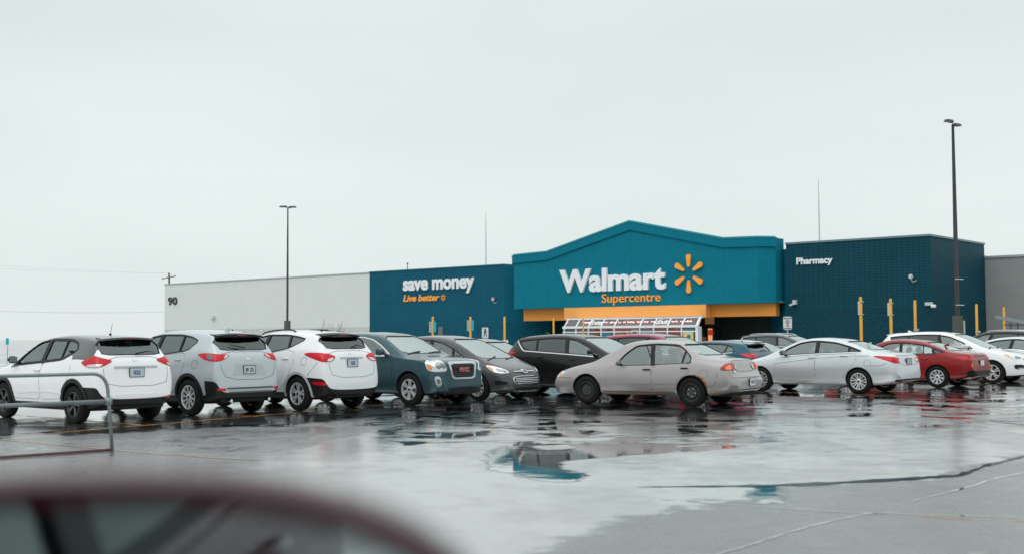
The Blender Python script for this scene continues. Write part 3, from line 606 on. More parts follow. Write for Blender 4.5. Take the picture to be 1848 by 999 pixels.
# ------------------------------------------------------------------ lamps, posts, signs
LAMPM = M_('bronze_pole', (.055, .052, .056), rough=.45, metal=.2)
def lamp(px, pyt, h, label, hr, scale_w=1.0, heads=((-1, 0), (1, 0)), hs=.33, ho=.66, pw=.10):
    g = ground(px, pyt, h); root = empty('lamp_post', (g.x, g.y, 0), label, 'lamp post', 'twin headed lamp posts', hr)
    bm = bmesh.new(); box(bm, (0, 0, .4), (.55, .55, .8)); bmesh.ops.bevel(bm, geom=bm.edges[:], offset=.03, affect='EDGES'); fin('base', bm, M_('concrete', (.3, .3, .29), rough=.8, noise=.3, nscale=4), root)
    bm = bmesh.new(); w = pw*scale_w; A = []
    for z, k in ((.8, 1), (h*.5, .86), (h, .62)): A.append([bm.verts.new((x*w*k, y*w*k, z)) for x, y in ((-1, -1), (1, -1), (1, 1), (-1, 1))])
    for a, c in zip(A, A[1:]):
        for j in range(4): bm.faces.new((a[j], a[(j+1) % 4], c[(j+1) % 4], c[j]))
    bm.faces.new(A[-1]); bm.faces.new(A[0][::-1]); bmesh.ops.bevel(bm, geom=[e for e in bm.edges if abs((e.verts[0].co-e.verts[1].co).z) > 1], offset=.02, segments=2, affect='EDGES'); fin('pole', bm, LAMPM, root)
    for sx, dz in heads:
        bm = bmesh.new(); box(bm, (sx*ho*.4, 0, h-.02+dz), (ho*.7, .06, .05)); ar = fin('arm', bm, LAMPM, root)
        bm = bmesh.new(); c = sx*ho; v = [bm.verts.new((c+x*hs, y*hs*.6, h+.04+dz+z)) for x, y, z in ((-1, -1, -.05), (1, -1, -.05), (1, 1, -.05), (-1, 1, -.05))]+[bm.verts.new((c+x*hs*.8, y*hs*.4, h+.09+dz)) for x, y in ((-1, -1), (1, -1), (1, 1), (-1, 1))]
        bm.faces.new(v[:4][::-1]); bm.faces.new(v[4:])
        for j in range(4): bm.faces.new((v[j], v[(j+1) % 4], v[4+(j+1) % 4], v[4+j]))
        hd = fin('lamp_head', bm, LAMPM, root); bm = bmesh.new(); box(bm, (c, 0, h-.016+dz), (hs*1.5, hs*.8, .02)); fin('lens', bm, M_('lamp_lens', (.5, .55, .55), rough=.2), hd)
    return root
lr = lamp(1719.5, 226, 10.5, 'tall dark lamp post with two square heads in front of the dark teal corner', R(35), 1.0, ((-1, .12), (1, 0)), .21, .27, .078)
bm = bmesh.new(); box(bm, (0, -.0, 1.35), (.34, .28, 1.9)); 
fin('pole_sleeve', bm, M_('grey_sleeve', (.09, .095, .09), rough=.7), lr)
bm = bmesh.new(); box(bm, (.28, -.1, 1.55), (.10, .08, 1.1)); fin('side_sign', bm, M_('pale_metal', (.45, .5, .52), rough=.4), lr)
bm = bmesh.new()
for z in (3.85, 2.75): tube(bm, [(-.28, -.14, z), (.28, -.14, z)], .02, 6)
fin('pole_band', bm, CHR, lr)
ll = lamp(519.5, 375, 10.5, 'slim dark lamp post with two flat heads in front of the pale wall', R(-20), 1.0, ((-1, .06), (1, 0)), .26, .36, .062)
bm = bmesh.new(); box(bm, (0, 0, 1.6), (.32, .32, 2.2)); fin('pole_sleeve', bm, M_('grey_sleeve', (.09, .095, .09), rough=.7), ll)

YELP = M_('yellow_post', (.80, .41, .05), rough=.45, noise=.12, nscale=6)
BLUES = M_('teal_sign', (.02, .44, .56), rough=.4); GREYS = M_('sign_back', (.42, .46, .48), rough=.45, metal=.3)
def post(px, pyt, label, h=3.0, r=.055, extras=(), d=None):
    H = 607-.0052*(px-924); d = d or FPX*(h-CAMH)/(H-pyt); p = at_depth(px, pyt, d); root = empty('yellow_post', (p.x, p.y, 0), label, 'post', 'yellow sign posts before the store')
    bm = bmesh.new(); lathe(bm, [(r, 0), (r, h-.06), (r*.7, h-.015), (.001, h)], 14, 'z'); fin('sleeve', bm, YELP, root, True, 40)
    k = d/FPX
    for e_ in extras:
        kind, x0, x1, y0, y1, m = e_; bm = bmesh.new()
        u0, u1 = (x0-px)*k, (x1-px)*k; z0, z1 = CAMH+(H-y1)*k, CAMH+(H-y0)*k; bn = -(r+.02) if kind != 'back' else r+.02
        box(bm, ((u0+u1)/2, bn, (z0+z1)/2), (u1-u0, .025, z1-z0)); bmesh.ops.bevel(bm, geom=bm.edges[:], offset=.006, affect='EDGES'); fin('sign_plate' if 'box' not in kind else 'bracket', bm, m, root)
    return root
pa = post(781, 570.5, 'yellow post with teal and white plates, leftmost before the slogan wall', extras=(('plate', 781.5, 787, 580, 598.5, BLUES), ('back', 774, 779.5, 579.5, 599, GREYS)), r=.08)
pb = post(849, 570.5, 'yellow post with teal and white plates, second from the left', extras=(('plate', 850, 855, 577.5, 596, BLUES), ('back', 842.5, 847.5, 577, 596.5, GREYS)), r=.08)
pc = post(910.5, 570.5, 'bare yellow post with wheelchair sign below, beside the black SUV', r=.08, extras=(('plate', 909, 917, 612.5, 632, WHT), ('back', 905, 908.5, 612.5, 632, GREYS)))
post(999, 573, 'yellow post left of the glazed entrance', r=.075); post(1052.5, 573, 'yellow post in front of the Enter panes', r=.065); post(1130.5, 573, 'yellow post before the middle of the glazed entrance', r=.07)
post(1553, 535, 'tallest looking yellow post, behind the silver sedan', extras=(('back', 1549, 1552, 543, 567.5, WHT), ('box1', 1551, 1557.5, 543.5, 545, GREYS), ('box2', 1551, 1557.5, 566, 567.5, GREYS)), r=.058)
post(1607, 538, 'yellow post with a thin white plate, standing behind the roof of the white SUV', extras=(('back', 1602.5, 1605.5, 546, 569, WHT), ('box1', 1605, 1611, 546.5, 548, GREYS), ('box2', 1605, 1611, 567, 568.5, GREYS)), r=.06)
post(1651, 541, 'plain yellow post with a grey bracket, left of the tall lamp post', extras=(('box', 1646.5, 1656, 592.5, 597, GREYS),), r=.06)
post(1762, 548, 'yellow post right of the tall lamp post, at the wall corner', extras=(('box', 1758, 1767, 596, 600, GREYS),), r=.06); post(1811.5, 553.5, 'rightmost yellow post in front of the grey building', r=.06)
# wheelchair pictogram on the third post
def disc_sym(parent, c, r, m, n=20, th=.01):
    bm = bmesh.new(); lathe(bm, [(.001, th), (r, th), (r, 0)], n, 'y', c); return fin('symbol', bm, m, parent)
k = FPX*1.5/(607-570.5); kk = k/FPX
bm = bmesh.new(); q = [((913-910.5)*kk+.10*math.cos(a*.35), -.125, CAMH+(607-624)*kk+.10*math.sin(a*.35)) for a in range(-9, 7)]; tube(bm, q, .018, 5); tube(bm, [(.08, -.125, -.05+CAMH-.45), (.08, -.125, CAMH-.30)], .02, 5); fin('wheelchair_symbol', bm, INK, pc)

def road_sign(px, py0, py1, w, h, ztop, label, name='road_sign', m=WHT):
    """flat sign on a slim post, its top edge at ztop metres"""
    H = 607-.0052*(px-924); d = FPX*(ztop-CAMH)/(H-py0); p = at_depth(px, py0, d); root = empty(name, (p.x, p.y, 0), label, 'sign'); k = d/FPX; hh = (py1-py0)*k; ww = w*k
    bm = bmesh.new(); tube(bm, [(0, .03, 0), (0, .03, ztop-.02)], .03, 8); fin('post', bm, GREYS, root, True)
    bm = bmesh.new(); box(bm, (0, -.015, ztop-hh/2), (ww, .02, hh)); bmesh.ops.bevel(bm, geom=[e for e in bm.edges if abs((e.verts[0].co-e.verts[1].co).y) > .01], offset=.04, segments=3, affect='EDGES'); fin('sign_plate', bm, m, root); return root, ww, hh
SW = M_('sign_white', (.68, .72, .73), rough=.4); SK = M_('sign_black', (.02, .02, .02), rough=.5); SR = M_('sign_red', (.6, .02, .05), rough=.4)
r_, ww, hh = road_sign(875.5, 590, 609.5, 11.5, 0, 2.3, 'white pedestrian crossing sign between two yellow posts', m=SW)
zt = 2.3; u = hh/10
bm = bmesh.new(); lathe(bm, [(.001, .01), (u*.75, .01), (u*.75, 0)], 12, 'y', (.0, -.04, zt-u*1.7)); y = -.034
def limb(bm, a, b_, w): 
    a = Vector((a[0], y, zt-a[1])); b_ = Vector((b_[0], y, zt-b_[1])); t = (b_-a).normalized(); nn = Vector((-t.z, 0, t.x))*w/2; prism(bm, [a-nn, a+nn, b_+nn, b_-nn], (0, .006, 0))
limb(bm, (0, u*2.4), (-u*.1, u*5.4), u*1.3); limb(bm, (-u*.1, u*5), (u*1.2, u*7), u*.7); limb(bm, (u*1.2, u*6.8), (u*1.5, u*8.8), u*.6); limb(bm, (-u*.1, u*5.2), (-u*.7, u*7.2), u*.7); limb(bm, (-u*.7, u*7), (-u*1.6, u*8.8), u*.6); limb(bm, (0, u*2.7), (u*1.6, u*4.4), u*.5); limb(bm, (0, u*2.7), (-u*1.4, u*4.6), u*.5)
fin('walking_figure', bm, SK, r_)
r_, ww, hh = road_sign(1421, 570.5, 594, 15.5, 0, 2.6, 'white notice sign with ring symbols at the right jamb of the entrance', m=SW)
def rot_x(o, x, yy, z): o.matrix_local = Matrix.Translation((x, yy, z)) @ Matrix.Rotation(math.pi/2, 4, 'X')
o = text_mesh('sign_text', 'FIRE LANE', hh*.13, SK, r_, .005, .004); rot_x(o, 0, -.03, 2.6-hh*.18)
o = text_mesh('sign_text', 'NO PARKING', hh*.10, SK, r_, .005, .004); rot_x(o, 0, -.03, 2.6-hh*.93)
bm = bmesh.new(); tube(bm, [(hh*.13*math.cos(a*.4), -.035, 2.6-hh*.40+hh*.13*math.sin(a*.4)) for a in range(16)], hh*.018, 5, closed=True); tube(bm, [(-hh*.1, -.035, 2.6-hh*.40), (hh*.1, -.035, 2.6-hh*.40)], hh*.02, 5); fin('ring_symbol', bm, SK, r_)
bm = bmesh.new(); tube(bm, [(hh*.085*math.cos(a*.4), -.035, 2.6-hh*.68+hh*.085*math.sin(a*.4)) for a in range(16)], hh*.016, 5, closed=True); tube(bm, [(-hh*.06, -.035, 2.6-hh*.74), (hh*.06, -.035, 2.6-hh*.62)], hh*.014, 5); fin('prohibition_symbol', bm, SR, r_)
r_, ww, hh = road_sign(1388.5, 604, 612, 8, 0, 1.62, 'small red square sign low in the entrance recess', m=SR)
# grey cabinet and white drum behind the first yellow post
p = at_depth(795, 590, 92); bm = bmesh.new(); box(bm, (0, 0, 1.15), (.32, .3, 2.3)); bmesh.ops.bevel(bm, geom=bm.edges[:], offset=.04, affect='EDGES'); o = fin('utility_cabinet', bm, M_('cabinet_grey', (.16, .18, .18), rough=.6)); o.location = (p.x, p.y, 0); tag(o, 'narrow grey cabinet right of the leftmost yellow post', 'cabinet')
# fittings on the walls
def fitting(name, label, cat, px, py, n_, build, par=None):
    t, z = fac(px, py, n_); r = empty(name, fp(t, n_, z), label, cat, None, SHOP_ROT); build(r); return r
LTM = M_('pale_fitting', (.55, .6, .62), rough=.4)
def b_lamp(r):
    bm = bmesh.new(); box(bm, (0, -.12, 0), (.3, .24, .34)); bmesh.ops.bevel(bm, geom=bm.edges[:], offset=.06, segments=2, affect='EDGES'); fin('housing', bm, LTM, r)
    bm = bmesh.new(); tube(bm, [(0, -.1, -.15), (.1, -.1, -.36), (.3, -.1, -.34), (.38, -.1, -.26)], .03, 6); fin('bracket', bm, LTM, r, True)
def b_flood(r, s=1):
    bm = bmesh.new(); box(bm, (.06*s, -.15, .05), (.26, .3, .34)); fin('housing', bm, LTM, r)
    bm = bmesh.new(); box(bm, (-.14*s, -.25, -.12), (.34, .22, .12), Matrix.Rotation(R(-20*s), 3, 'Y')); fin('lamp_head', bm, LTM, r)
def b_dome(r):
    bm = bmesh.new(); box(bm, (-.2, -.15, .06), (.5, .24, .22)); fin('bracket', bm, LTM, r)
    bm = bmesh.new(); lathe(bm, [(.001, .1), (.13, .1), (.18, .0), (.19, -.1), (.12, -.13), (.001, -.14)], 18, 'z', (.16, -.28, -.1)); fin('dome', bm, WHT, r, True)
fitting('wall_lamp', 'pale wall lamp right of the slogan lettering', 'lamp', 891.5, 539.5, .03, b_lamp); fitting('wall_lamp', 'pale wall lamp high on the dark teal wall near the corner', 'lamp', 1645, 499, .0, b_lamp)
fitting('flood_light', 'white flood light on the wall right of the entrance', 'lamp', 1435, 546, 0, b_flood); fitting('security_camera', 'white dome camera on the edge of the dark teal corner', 'camera', 1683, 549, 0, b_dome)
fitting('flood_light', 'small white flood light low on the pale wall', 'lamp', 387, 573, 0, b_flood)
# masts on the roof
for px, y0, y1, lb in ((877, 383, 477, 'thin pale mast on the roof above the slogan wall'), (1479, 322, 436, 'tall thin pale mast on the roof above the pharmacy wall')):
    t, z0 = fac(px, y1, -1.0); z1 = fac(px, y0, -1.0)[1]; bm = bmesh.new(); lathe(bm, [(.055, 0), (.05, (z1-z0)*.5), (.02, z1-z0+.35)], 8, 'z'); o = fin('roof_mast', bm, M_('mast_grey', (.55, .57, .58), rough=.6)); o.location = fp(t, -1.0, z0-.35); tag(o, lb, 'mast')
t, z = fac(735.5, 478, -1); bm = bmesh.new(); tube(bm, [(0, 0, 0), (0, 0, .75)], .04, 6); box(bm, (0, 0, .75), (.14, .14, .14)); o = fin('roof_vent', bm, M_('vent_dark', (.05, .06, .07), rough=.6)); o.location = fp(t, -1, 8.03); tag(o, 'short vent pipe on the roof above the slogan', 'vent pipe')
# utility pole and wires behind the far left end
p = at_depth(305, 492, 190); H = 610; zt = CAMH+(H-492)*190/FPX
up = empty('utility_pole', (p.x, p.y, 0), 'wooden utility pole with tilted crossarm rising behind the pale wall end', 'utility pole', None, R(12)); DW = M_('dark_wood', (.07, .06, .07), rough=.9)
bm = bmesh.new(); tube(bm, [(.35, 0, 0), (0, 0, zt)], .2, 8, r1=.13); fin('pole', bm, DW, up, True)
bm = bmesh.new(); box(bm, (0, -.15, zt-.75), (2.2, .12, .12), Matrix.Rotation(R(-12), 3, 'Y')); fin('crossarm', bm, DW, up)
bm = bmesh.new()
for x in (-.95, -.3, .4, .95): lathe(bm, [(.05, -.1), (.07, 0), (.001, .16)], 8, 'z', (x, -.15, zt-.60+x*.2))
fin('insulator', bm, M_('insulator', (.3, .32, .33), rough=.4), up)
def wire(pts, r, lb):
    bm = bmesh.new(); tube(bm, pts, r, 5); o = fin('overhead_wire', bm, M_('wire_grey', (.42, .45, .46), rough=.6)); tag(o, lb, 'wire', 'overhead wires at far left')
def wpts(x0, y0, x1, y1, d0, d1, sag, k=16):
    A = []
    for i in range(k+1):
        f = i/k; A.append(at_depth(x0+(x1-x0)*f, y0+(y1-y0)*f+sag*4*f*(1-f), d0+(d1-d0)*f))
    return A
wire(wpts(-120, 556, 298, 562, 170, 180, 4), .022, 'lowest overhead wire, running to the end of the pale wall'); wire(wpts(-120, 470, 303, 493, 120, 188, 3), .008, 'upper faint overhead wire running to the crossarm')
wire(wpts(-120, 477, 308, 492, 120, 189, 4), .008, 'second faint overhead wire running to the crossarm')
# teal sign on a slim pole at far left
r_, ww, hh = road_sign(13.5, 609, 621, 5.5, 0, 1.62, 'small teal sign on a thin pole at the far left edge', m=BLUES)
# ramp rail by the grey building
p0 = at_depth(1800, 571, 60); bm = bmesh.new(); rr_ = empty('ramp_canopy', (p0.x, p0.y, 0), 'grey sloping shelter roof beam on posts at the far right', 'shelter', None, R(-20))
kz = 60/FPX; H = 602.6; zA = CAMH+(H-571)*kz; zB = CAMH+(H-583)*kz
prism(bm, [(-.1, 0, zA-.08), (3.6, 0, zB-.55), (3.6, 0, zB-.35), (-.1, 0, zA+.08)], (0, .5, 0)); fin('roof_beam', bm, M_('galvanised', (.28, .32, .33), rough=.4, metal=.4), rr_)
bm = bmesh.new()
for x in (.62, .95, 2.4): box(bm, (x, .1, (zA-.3)/2), (.06, .06, zA-.3))
box(bm, (1.9, .1, zA-.42), (3.2, .05, .05)); fin('support_post', bm, M_('dark_steel', (.05, .06, .06), rough=.5), rr_)

# cart corral rail in the left foreground
RAIL = M_('galvanised_tube', (.25, .29, .30), rough=.38, metal=.6, noise=.2, nscale=8)
g0 = ground(200, 813); rt = empty('metal_rail', (g0.x, g0.y, 0), 'grey tubular guard rail with bent corner in the left foreground', 'rail')
dr = (ground(0, 827)-g0).normalized(); L_ = 5.0
def rp(s_, z): return dr*s_+Vector((0, 0, z))
bm = bmesh.new(); zt = 1.04; rc = .2
tube(bm, [rp(-.02, 0), rp(.03, .6), rp(.055, zt-rc)]+[rp(.06+rc*(1-math.cos(a*math.pi/12)), zt-rc+rc*math.sin(a*math.pi/12)) for a in range(1, 7)]+[rp(.6, zt), rp(L_, zt+.0)], .024, 12); fin('top_rail', bm, RAIL, rt, True)
bm = bmesh.new(); tube(bm, [rp(.045, .665), rp(L_, .665+.0)], .028, 12); fin('middle_rail', bm, RAIL, rt, True)
bm = bmesh.new(); lathe(bm, [(.05, .62), (.05, .71), (.03, .72)], 12, 'z', rp(.04, 0)); fin('clamp', bm, RAIL, rt, True)
bm = bmesh.new(); tube(bm, [rp(0, .02), rp(L_, .02)], .018, 8); fin('ground_bar', bm, M_('rusty_bar', (.12, .04, .05), rough=.6, noise=.4, nscale=6), rt, True)
bm = bmesh.new(); tube(bm, [rp(L_*.98, 0), rp(L_*.98, zt)], .03, 10); fin('end_post', bm, RAIL, rt, True)
bm = bmesh.new(); tube(bm, [rp(L_*.5, 0), rp(L_*.5, zt)], .03, 10); fin('middle_post', bm, RAIL, rt, True)
# ------------------------------------------------------------------ cars
def _dir(name):
    s = .70710678
    return {'L': Vector((0, -1, 0)), 'R': Vector((0, 1, 0)), 'B': Vector((1, 0, 0)), 'F': Vector((-1, 0, 0)), 'T': Vector((0, 0, -1)),
            'BL': Vector((s, -s, 0)), 'BR': Vector((s, s, 0)), 'FL': Vector((-s, -s, 0)), 'FR': Vector((-s, s, 0))}[name]
MIR = {'L': 'R', 'R': 'L', 'BL': 'BR', 'BR': 'BL', 'FL': 'FR', 'FR': 'FL', 'B': 'B', 'F': 'F', 'T': 'T'}

def outward(bm):
    bmesh.ops.recalc_face_normals(bm, faces=bm.faces)
    if bm.calc_volume(signed=True) < 0: bmesh.ops.reverse_faces(bm, faces=bm.faces)

class Car:
    def __init__(s, name, sp):
        s.sp = sp; s.root = empty(name); s.L = sp['sil'][-1][0]
        s.shell()
    # outer skin from side silhouette, belt line, plan and roof width
    def section(s, x, inner=0.):
        sp = s.sp; zt = interp(sp['sil'], x); zb = interp(sp['bot'], x); wm = interp(sp['plan'], x); zbelt = interp(sp['belt'], x)
        H = max(p[1] for p in sp['sil']); rw = sp['roofw']
        cab = zt > zbelt+.03
        zs = min(zbelt, zt-.055); ws = wm*sp.get('sh', .925)
        f = max(0, min(1, (zt-zbelt)/(H-zbelt-.02)))
        if cab or x < s.L*.3: w0 = ws*.95
        else: w0 = ws*.86
        wt = w0-(w0-rw)*f if rw < w0 else w0
        crown = .035+.015*f if cab else .045
        h = zt-crown-zs
        P = [(0, zb), (.75*wm, zb), (wm*.87, zb+.03), (wm*.945, zb+.12), (wm, zb+.46*(zs-zb)), (wm*.986, zb+.77*(zs-zb)), (ws, zs)]
        P += [(ws+(wt-ws)*.12, zs+h*.12), (ws+(wt-ws)*.8, zs+h*.84), (wt, zt-crown+.002), (wt*.82, zt-crown*.42), (wt*.42, zt-crown*.08), (0, zt)]
        return P
    def wx(s, x, z):
        """the glass leans inward: keep pillar lines true in three dimensions"""
        sp = s.sp; k = sp.get('lean', 0)
        if not k: return x
        b = interp(sp['belt'], x); H = max(p[1] for p in sp['sil'])
        return x+k*.62*max(0, min(1, (z-b)/(H-b)))*(interp(sp['plan'], x)-sp['roofw'])*.95
    def shell(s):
        sp = s.sp; xs = sorted(set([p[0] for p in sp['sil']]))
        X = []
        for a, b in zip(xs, xs[1:]):
            k = max(1, int(math.ceil((b-a)/.3)))
            X += [a+(b-a)*i/k for i in range(k)]
        X.append(xs[-1])
        bm = bmesh.new(); rows = []
        for x in X:
            P = s.section(x)
            left = [bm.verts.new((x, y, z)) for y, z in P]
            right = [left[0]]+[bm.verts.new((x, -y, z)) for y, z in P[1:-1]]+[left[-1]]
            rows.append((left, right))
        n = len(P)
        rf = sp.get('two_tone')
        for i in range(len(rows)-1):
            for side in (0, 1):
                A, B = rows[i][side], rows[i+1][side]
                for j in range(n-1):
                    f = bm.faces.new((A[j], A[j+1], B[j+1], B[j]))
                    xm = (X[i]+X[i+1])/2
                    for ca in sp.get('clad', ()):
                        if ca[0] <= xm <= ca[1] and j <= ca[2]: f.material_index = 3
                    if rf and j >= 6 and rf[0] <= (X[i]+X[i+1])/2 <= rf[1]: f.material_index = 2
        for (Lf, Rt) in (rows[0], rows[-1]):
            cj = max([ca[2] for ca in sp.get('clad', ()) if ca[0] <= Lf[0].co.x <= ca[1]]+[-1])
            for j in range(1, n-2): bm.faces.new((Lf[j], Lf[j+1], Rt[j+1], Rt[j])).material_index = 3 if j <= cj else 0
            bm.faces.new((Lf[0], Lf[1], Rt[1])).material_index = 3 if cj >= 0 else 0; bm.faces.new((Lf[n-1], Lf[n-2], Rt[n-2]))
        outward(bm)
        me = bpy.data.meshes.new('body'); bm.to_mesh(me); bm.free()
        for p in me.polygons: p.use_smooth = True
        mats = [sp['paint'], UNDER, sp.get('paint2', BLK), BLK]
        o = link('body', me, None, mats)
        md = o.modifiers.new('s', 'SUBSURF'); md.levels = 2; md.render_levels = 2
        dg = bpy.context.evaluated_depsgraph_get()
        m2 = bpy.data.meshes.new_from_object(o.evaluated_get(dg)); o.modifiers.clear(); o.data = m2
        bm = bmesh.new(); bm.from_mesh(m2); s.bvh = BVHTree.FromBMesh(bm); bm.free()
        # cutters: wheel arches, cabin, windows
        cut = []
        r = sp['wr']
        for xw in sp['wheels']:
            for sd in (1, -1):
                b = bmesh.new(); wv = interp(sp['plan'], xw); rr = r+sp.get('arch', .05)
                a = [Vector((xw+rr*math.cos(2*math.pi*k/40), sd*(wv-.30), r+.01+rr*math.sin(2*math.pi*k/40))) for k in range(40)]
                prism(b, a, (0, sd*.7, 0), 1); cut.append(b)
        c0, c1 = sp['cabin']; b = bmesh.new(); rows = []
        k = 9
        for i in range(k+1):
            x = c0+(c1-c0)*i/k; P = s.section(x); zt = P[-1][1]; ws, zs = P[6]; wt = P[9][0]
            q = [(ws-.10, .42), (ws-.10, zs-.03), (wt-.07, zt-.12), (wt*.5, zt-.10)]
            zmax = zt-.10
            q = [(w, min(z, zmax)) for w, z in q]
            rows.append([b.verts.new((x, w, z)) for w, z in q]+[b.verts.new((x, -w, z)) for w, z in reversed(q)])
        for A, B in zip(rows, rows[1:]):
            for j in range(8): b.faces.new((A[j], A[(j+1) % 8], B[(j+1) % 8], B[j])).material_index = 1
        b.faces.new(rows[0]).material_index = 1; b.faces.new(rows[-1][::-1]).material_index = 1
        cut.append(b)
        for poly in sp['dlo']:
            b = bmesh.new(); P = chaikin([(s.wx(x, z), z) for x, z in poly], 1, .15)
            prism(b, [Vector((p.x, -1.4, p.y)) for p in P], (0, 2.8, 0), 1); cut.append(b)
        for key, x0, x1 in (('ws', sp['cabmid'], s.L+1), ('rw', -1, sp['cabmid'])):
            if key in sp:
                b = bmesh.new(); P = chaikin(sp[key], 1, .12); prism(b, [Vector((x0, p.x, p.y)) for p in P], (x1-x0, 0, 0), 1); cut.append(b)
        def stat(me):
            bb = bmesh.new(); bb.from_mesh(me); v = bb.calc_volume(signed=True); mn = [min(q.co[i] for q in bb.verts) for i in range(3)]; mx_ = [max(q.co[i] for q in bb.verts) for i in range(3)]
            nb = sum(1 for e_ in bb.edges if len(e_.link_faces) != 2); bb.free(); return v, mn, mx_, nb
        cur = o.data; st = stat(cur)
        for b in cut:
            outward(b); mc = bpy.data.meshes.new('cut'); b.to_mesh(mc); b.free(); co = link('cut', mc, None, [UNDER, UNDER]); best = None
            for tr in range(6):
                if tr:
                    co.location = [random.uniform(-.004, .004) for _ in range(3)]; co.rotation_euler = [random.uniform(-.003, .003) for _ in range(3)]
                o.data = cur; md = o.modifiers.new('b', 'BOOLEAN'); md.object = co; md.operation = 'DIFFERENCE'; md.solver = 'EXACT' if tr < 4 else 'FAST'
                bpy.context.view_layer.update(); dg = bpy.context.evaluated_depsgraph_get(); m3 = bpy.data.meshes.new_from_object(o.evaluated_get(dg)); o.modifiers.clear()
                if len(m3.polygons) < 500: continue
                s3 = stat(m3); ok = all(s3[1][i] > st[1][i]-.01 and s3[2][i] < st[2][i]+.01 and s3[1][i] < st[1][i]+.3 and s3[2][i] > st[2][i]-.3 for i in range(3)) and 0 < s3[0] <= st[0]*1.0005 and s3[0] > st[0]*.4
                if ok: best = (m3, s3); break
            bpy.data.objects.remove(co)
            if best: cur = best[0]; st = best[1]
            else: print('BOOL FAIL', sp['paint'].name)
        o.data = m3 = cur
        m3.set_sharp_from_angle(angle=R(38))
        o.name = 'body'; o.parent = s.root; s.body = o
    def hit(s, p, d):
        r = s.bvh.ray_cast(Vector(p)-d*6, d)
        if r[0] is None: return None, None
        return r[0], (r[1] if r[1].dot(d) < 0 else -r[1])
    def pt3(s, p, face):
        if len(p) == 3: return Vector(p)
        if face in 'LR': return Vector((s.wx(p[0], p[1]), 0, p[1]))
        if face in 'BF': return Vector((0, p[0], p[1]))
        if face == 'T': return Vector((p[0], p[1], 0))
    def patch(s, name, pts, face, m, off=.006, th=.012, rnd=2, grid=.05, ring=None, mirror=False, parent=None, rr=.22, smoothn=True):
        """a trim piece, lens or pane lying on the skin; ring=(out, in) makes a frame along the outline"""
        if mirror:
            s.patch(name, pts, face, m, off, th, rnd, grid, ring, False, parent, rr)
            P = [s.pt3(p, face) for p in pts]; pts = [(p.x, -p.y, p.z) for p in P]; face = MIR[face]
        d = _dir(face); P = [s.pt3(p, face) for p in pts]
        if face == 'T': u, v = Vector((1, 0, 0)), Vector((0, 1, 0))
        else: v = Vector((0, 0, 1)); u = v.cross(d)
        q = [Vector((p.dot(u), p.dot(v))) for p in P]
        if rnd: q = chaikin(q, rnd, rr)
        if not ring:
            q2 = []
            for i in range(len(q)):
                a_, b_ = q[i], q[(i+1) % len(q)]; k_ = max(1, int((b_-a_).length/max(.07, grid)))
                q2 += [a_.lerp(b_, t_/k_) for t_ in range(k_)]
            q = q2
        bm = bmesh.new(); base = P[0]-u*P[0].dot(u)-v*P[0].dot(v)
        def place(a, o_):
            w = u*a.x+v*a.y
            h, n = s.hit(w, d)
            if h is None: return None
            return h-d*(o_/max(.4, -n.dot(d)))
        if ring:
            a = offset2(q, ring[0]); b = offset2(q, -ring[1]); A, B, A2, B2 = [], [], [], []
            K = len(q); fa, fb = [], []
            for i in range(K):
                j = (i+1) % K; seg = max(1, int((a[i]-a[j]).length/.12))
                for t in range(seg): fa.append(a[i].lerp(a[j], t/seg)); fb.append(b[i].lerp(b[j], t/seg))
            oa = [(place(x, off), place(y, off), place(x, off-th), place(y, off-th)) for x, y in zip(fa, fb)]
            vs = [None if None in t else [bm.verts.new(p) for p in t] for t in oa]; K = len(vs)
            for i in range(K):
                X, Y = vs[i], vs[(i+1) % K]
                if X and Y and (X[0].co-Y[0].co).length < .3:
                    for c1, c2 in ((0, 1), (1, 3), (2, 0)): bm.faces.new((X[c1], X[c2], Y[c2], Y[c1]))
        else:
            inner = []
            x0 = min(p.x for p in q); x1 = max(p.x for p in q); y0 = min(p.y for p in q); y1 = max(p.y for p in q)
            nx = int((x1-x0)/grid); ny = int((y1-y0)/grid)
            vv = [p.copy() for p in q]
            for i in range(1, nx+1):
                for j in range(1, ny+1): vv.append(Vector((x0+(x1-x0)*i/(nx+1), y0+(y1-y0)*j/(ny+1))))
            K = len(q); order = list(range(K)) if area2(q) > 0 else list(range(K))[::-1]
            V2, E2, F2, *_ = geometry.delaunay_2d_cdt(vv, [], [order], 1, 1e-5)
            top = [place(p, off) for p in V2]; vt = [bm.verts.new(p) if p else None for p in top]
            for f in F2:
                if all(vt[i] for i in f):
                    try: bm.faces.new([vt[i] for i in f])
                    except ValueError: pass
            for x in [x for x in bm.verts if not x.link_faces]: bm.verts.remove(x)
            bad = [f for f in bm.faces if max(e.calc_length() for e in f.edges) > .5]
            if bad: bmesh.ops.delete(bm, geom=bad, context='FACES')
            if th:
                bed = [e for e in bm.edges if e.is_boundary]; mp_ = {}
                for e_ in bed:
                    for w in e_.verts:
                        if w not in mp_: mp_[w] = bm.verts.new(w.co+d*th)
                for e_ in bed:
                    a_, b_ = e_.verts; bm.faces.new((a_, b_, mp_[b_], mp_[a_]))
        if not bm.faces: bm.free(); return None
        bmesh.ops.recalc_face_normals(bm, faces=bm.faces)
        c = sum((f.normal.dot(d)*f.calc_area() for f in bm.faces), 0)
        if c > 0: bmesh.ops.reverse_faces(bm, faces=bm.faces)
        me = bpy.data.meshes.new(name); bm.to_mesh(me); bm.free()
        for p in me.polygons: p.use_smooth = True
        me.set_sharp_from_angle(angle=R(50))
        o = link(name, me, parent or s.root, [m])
        return o
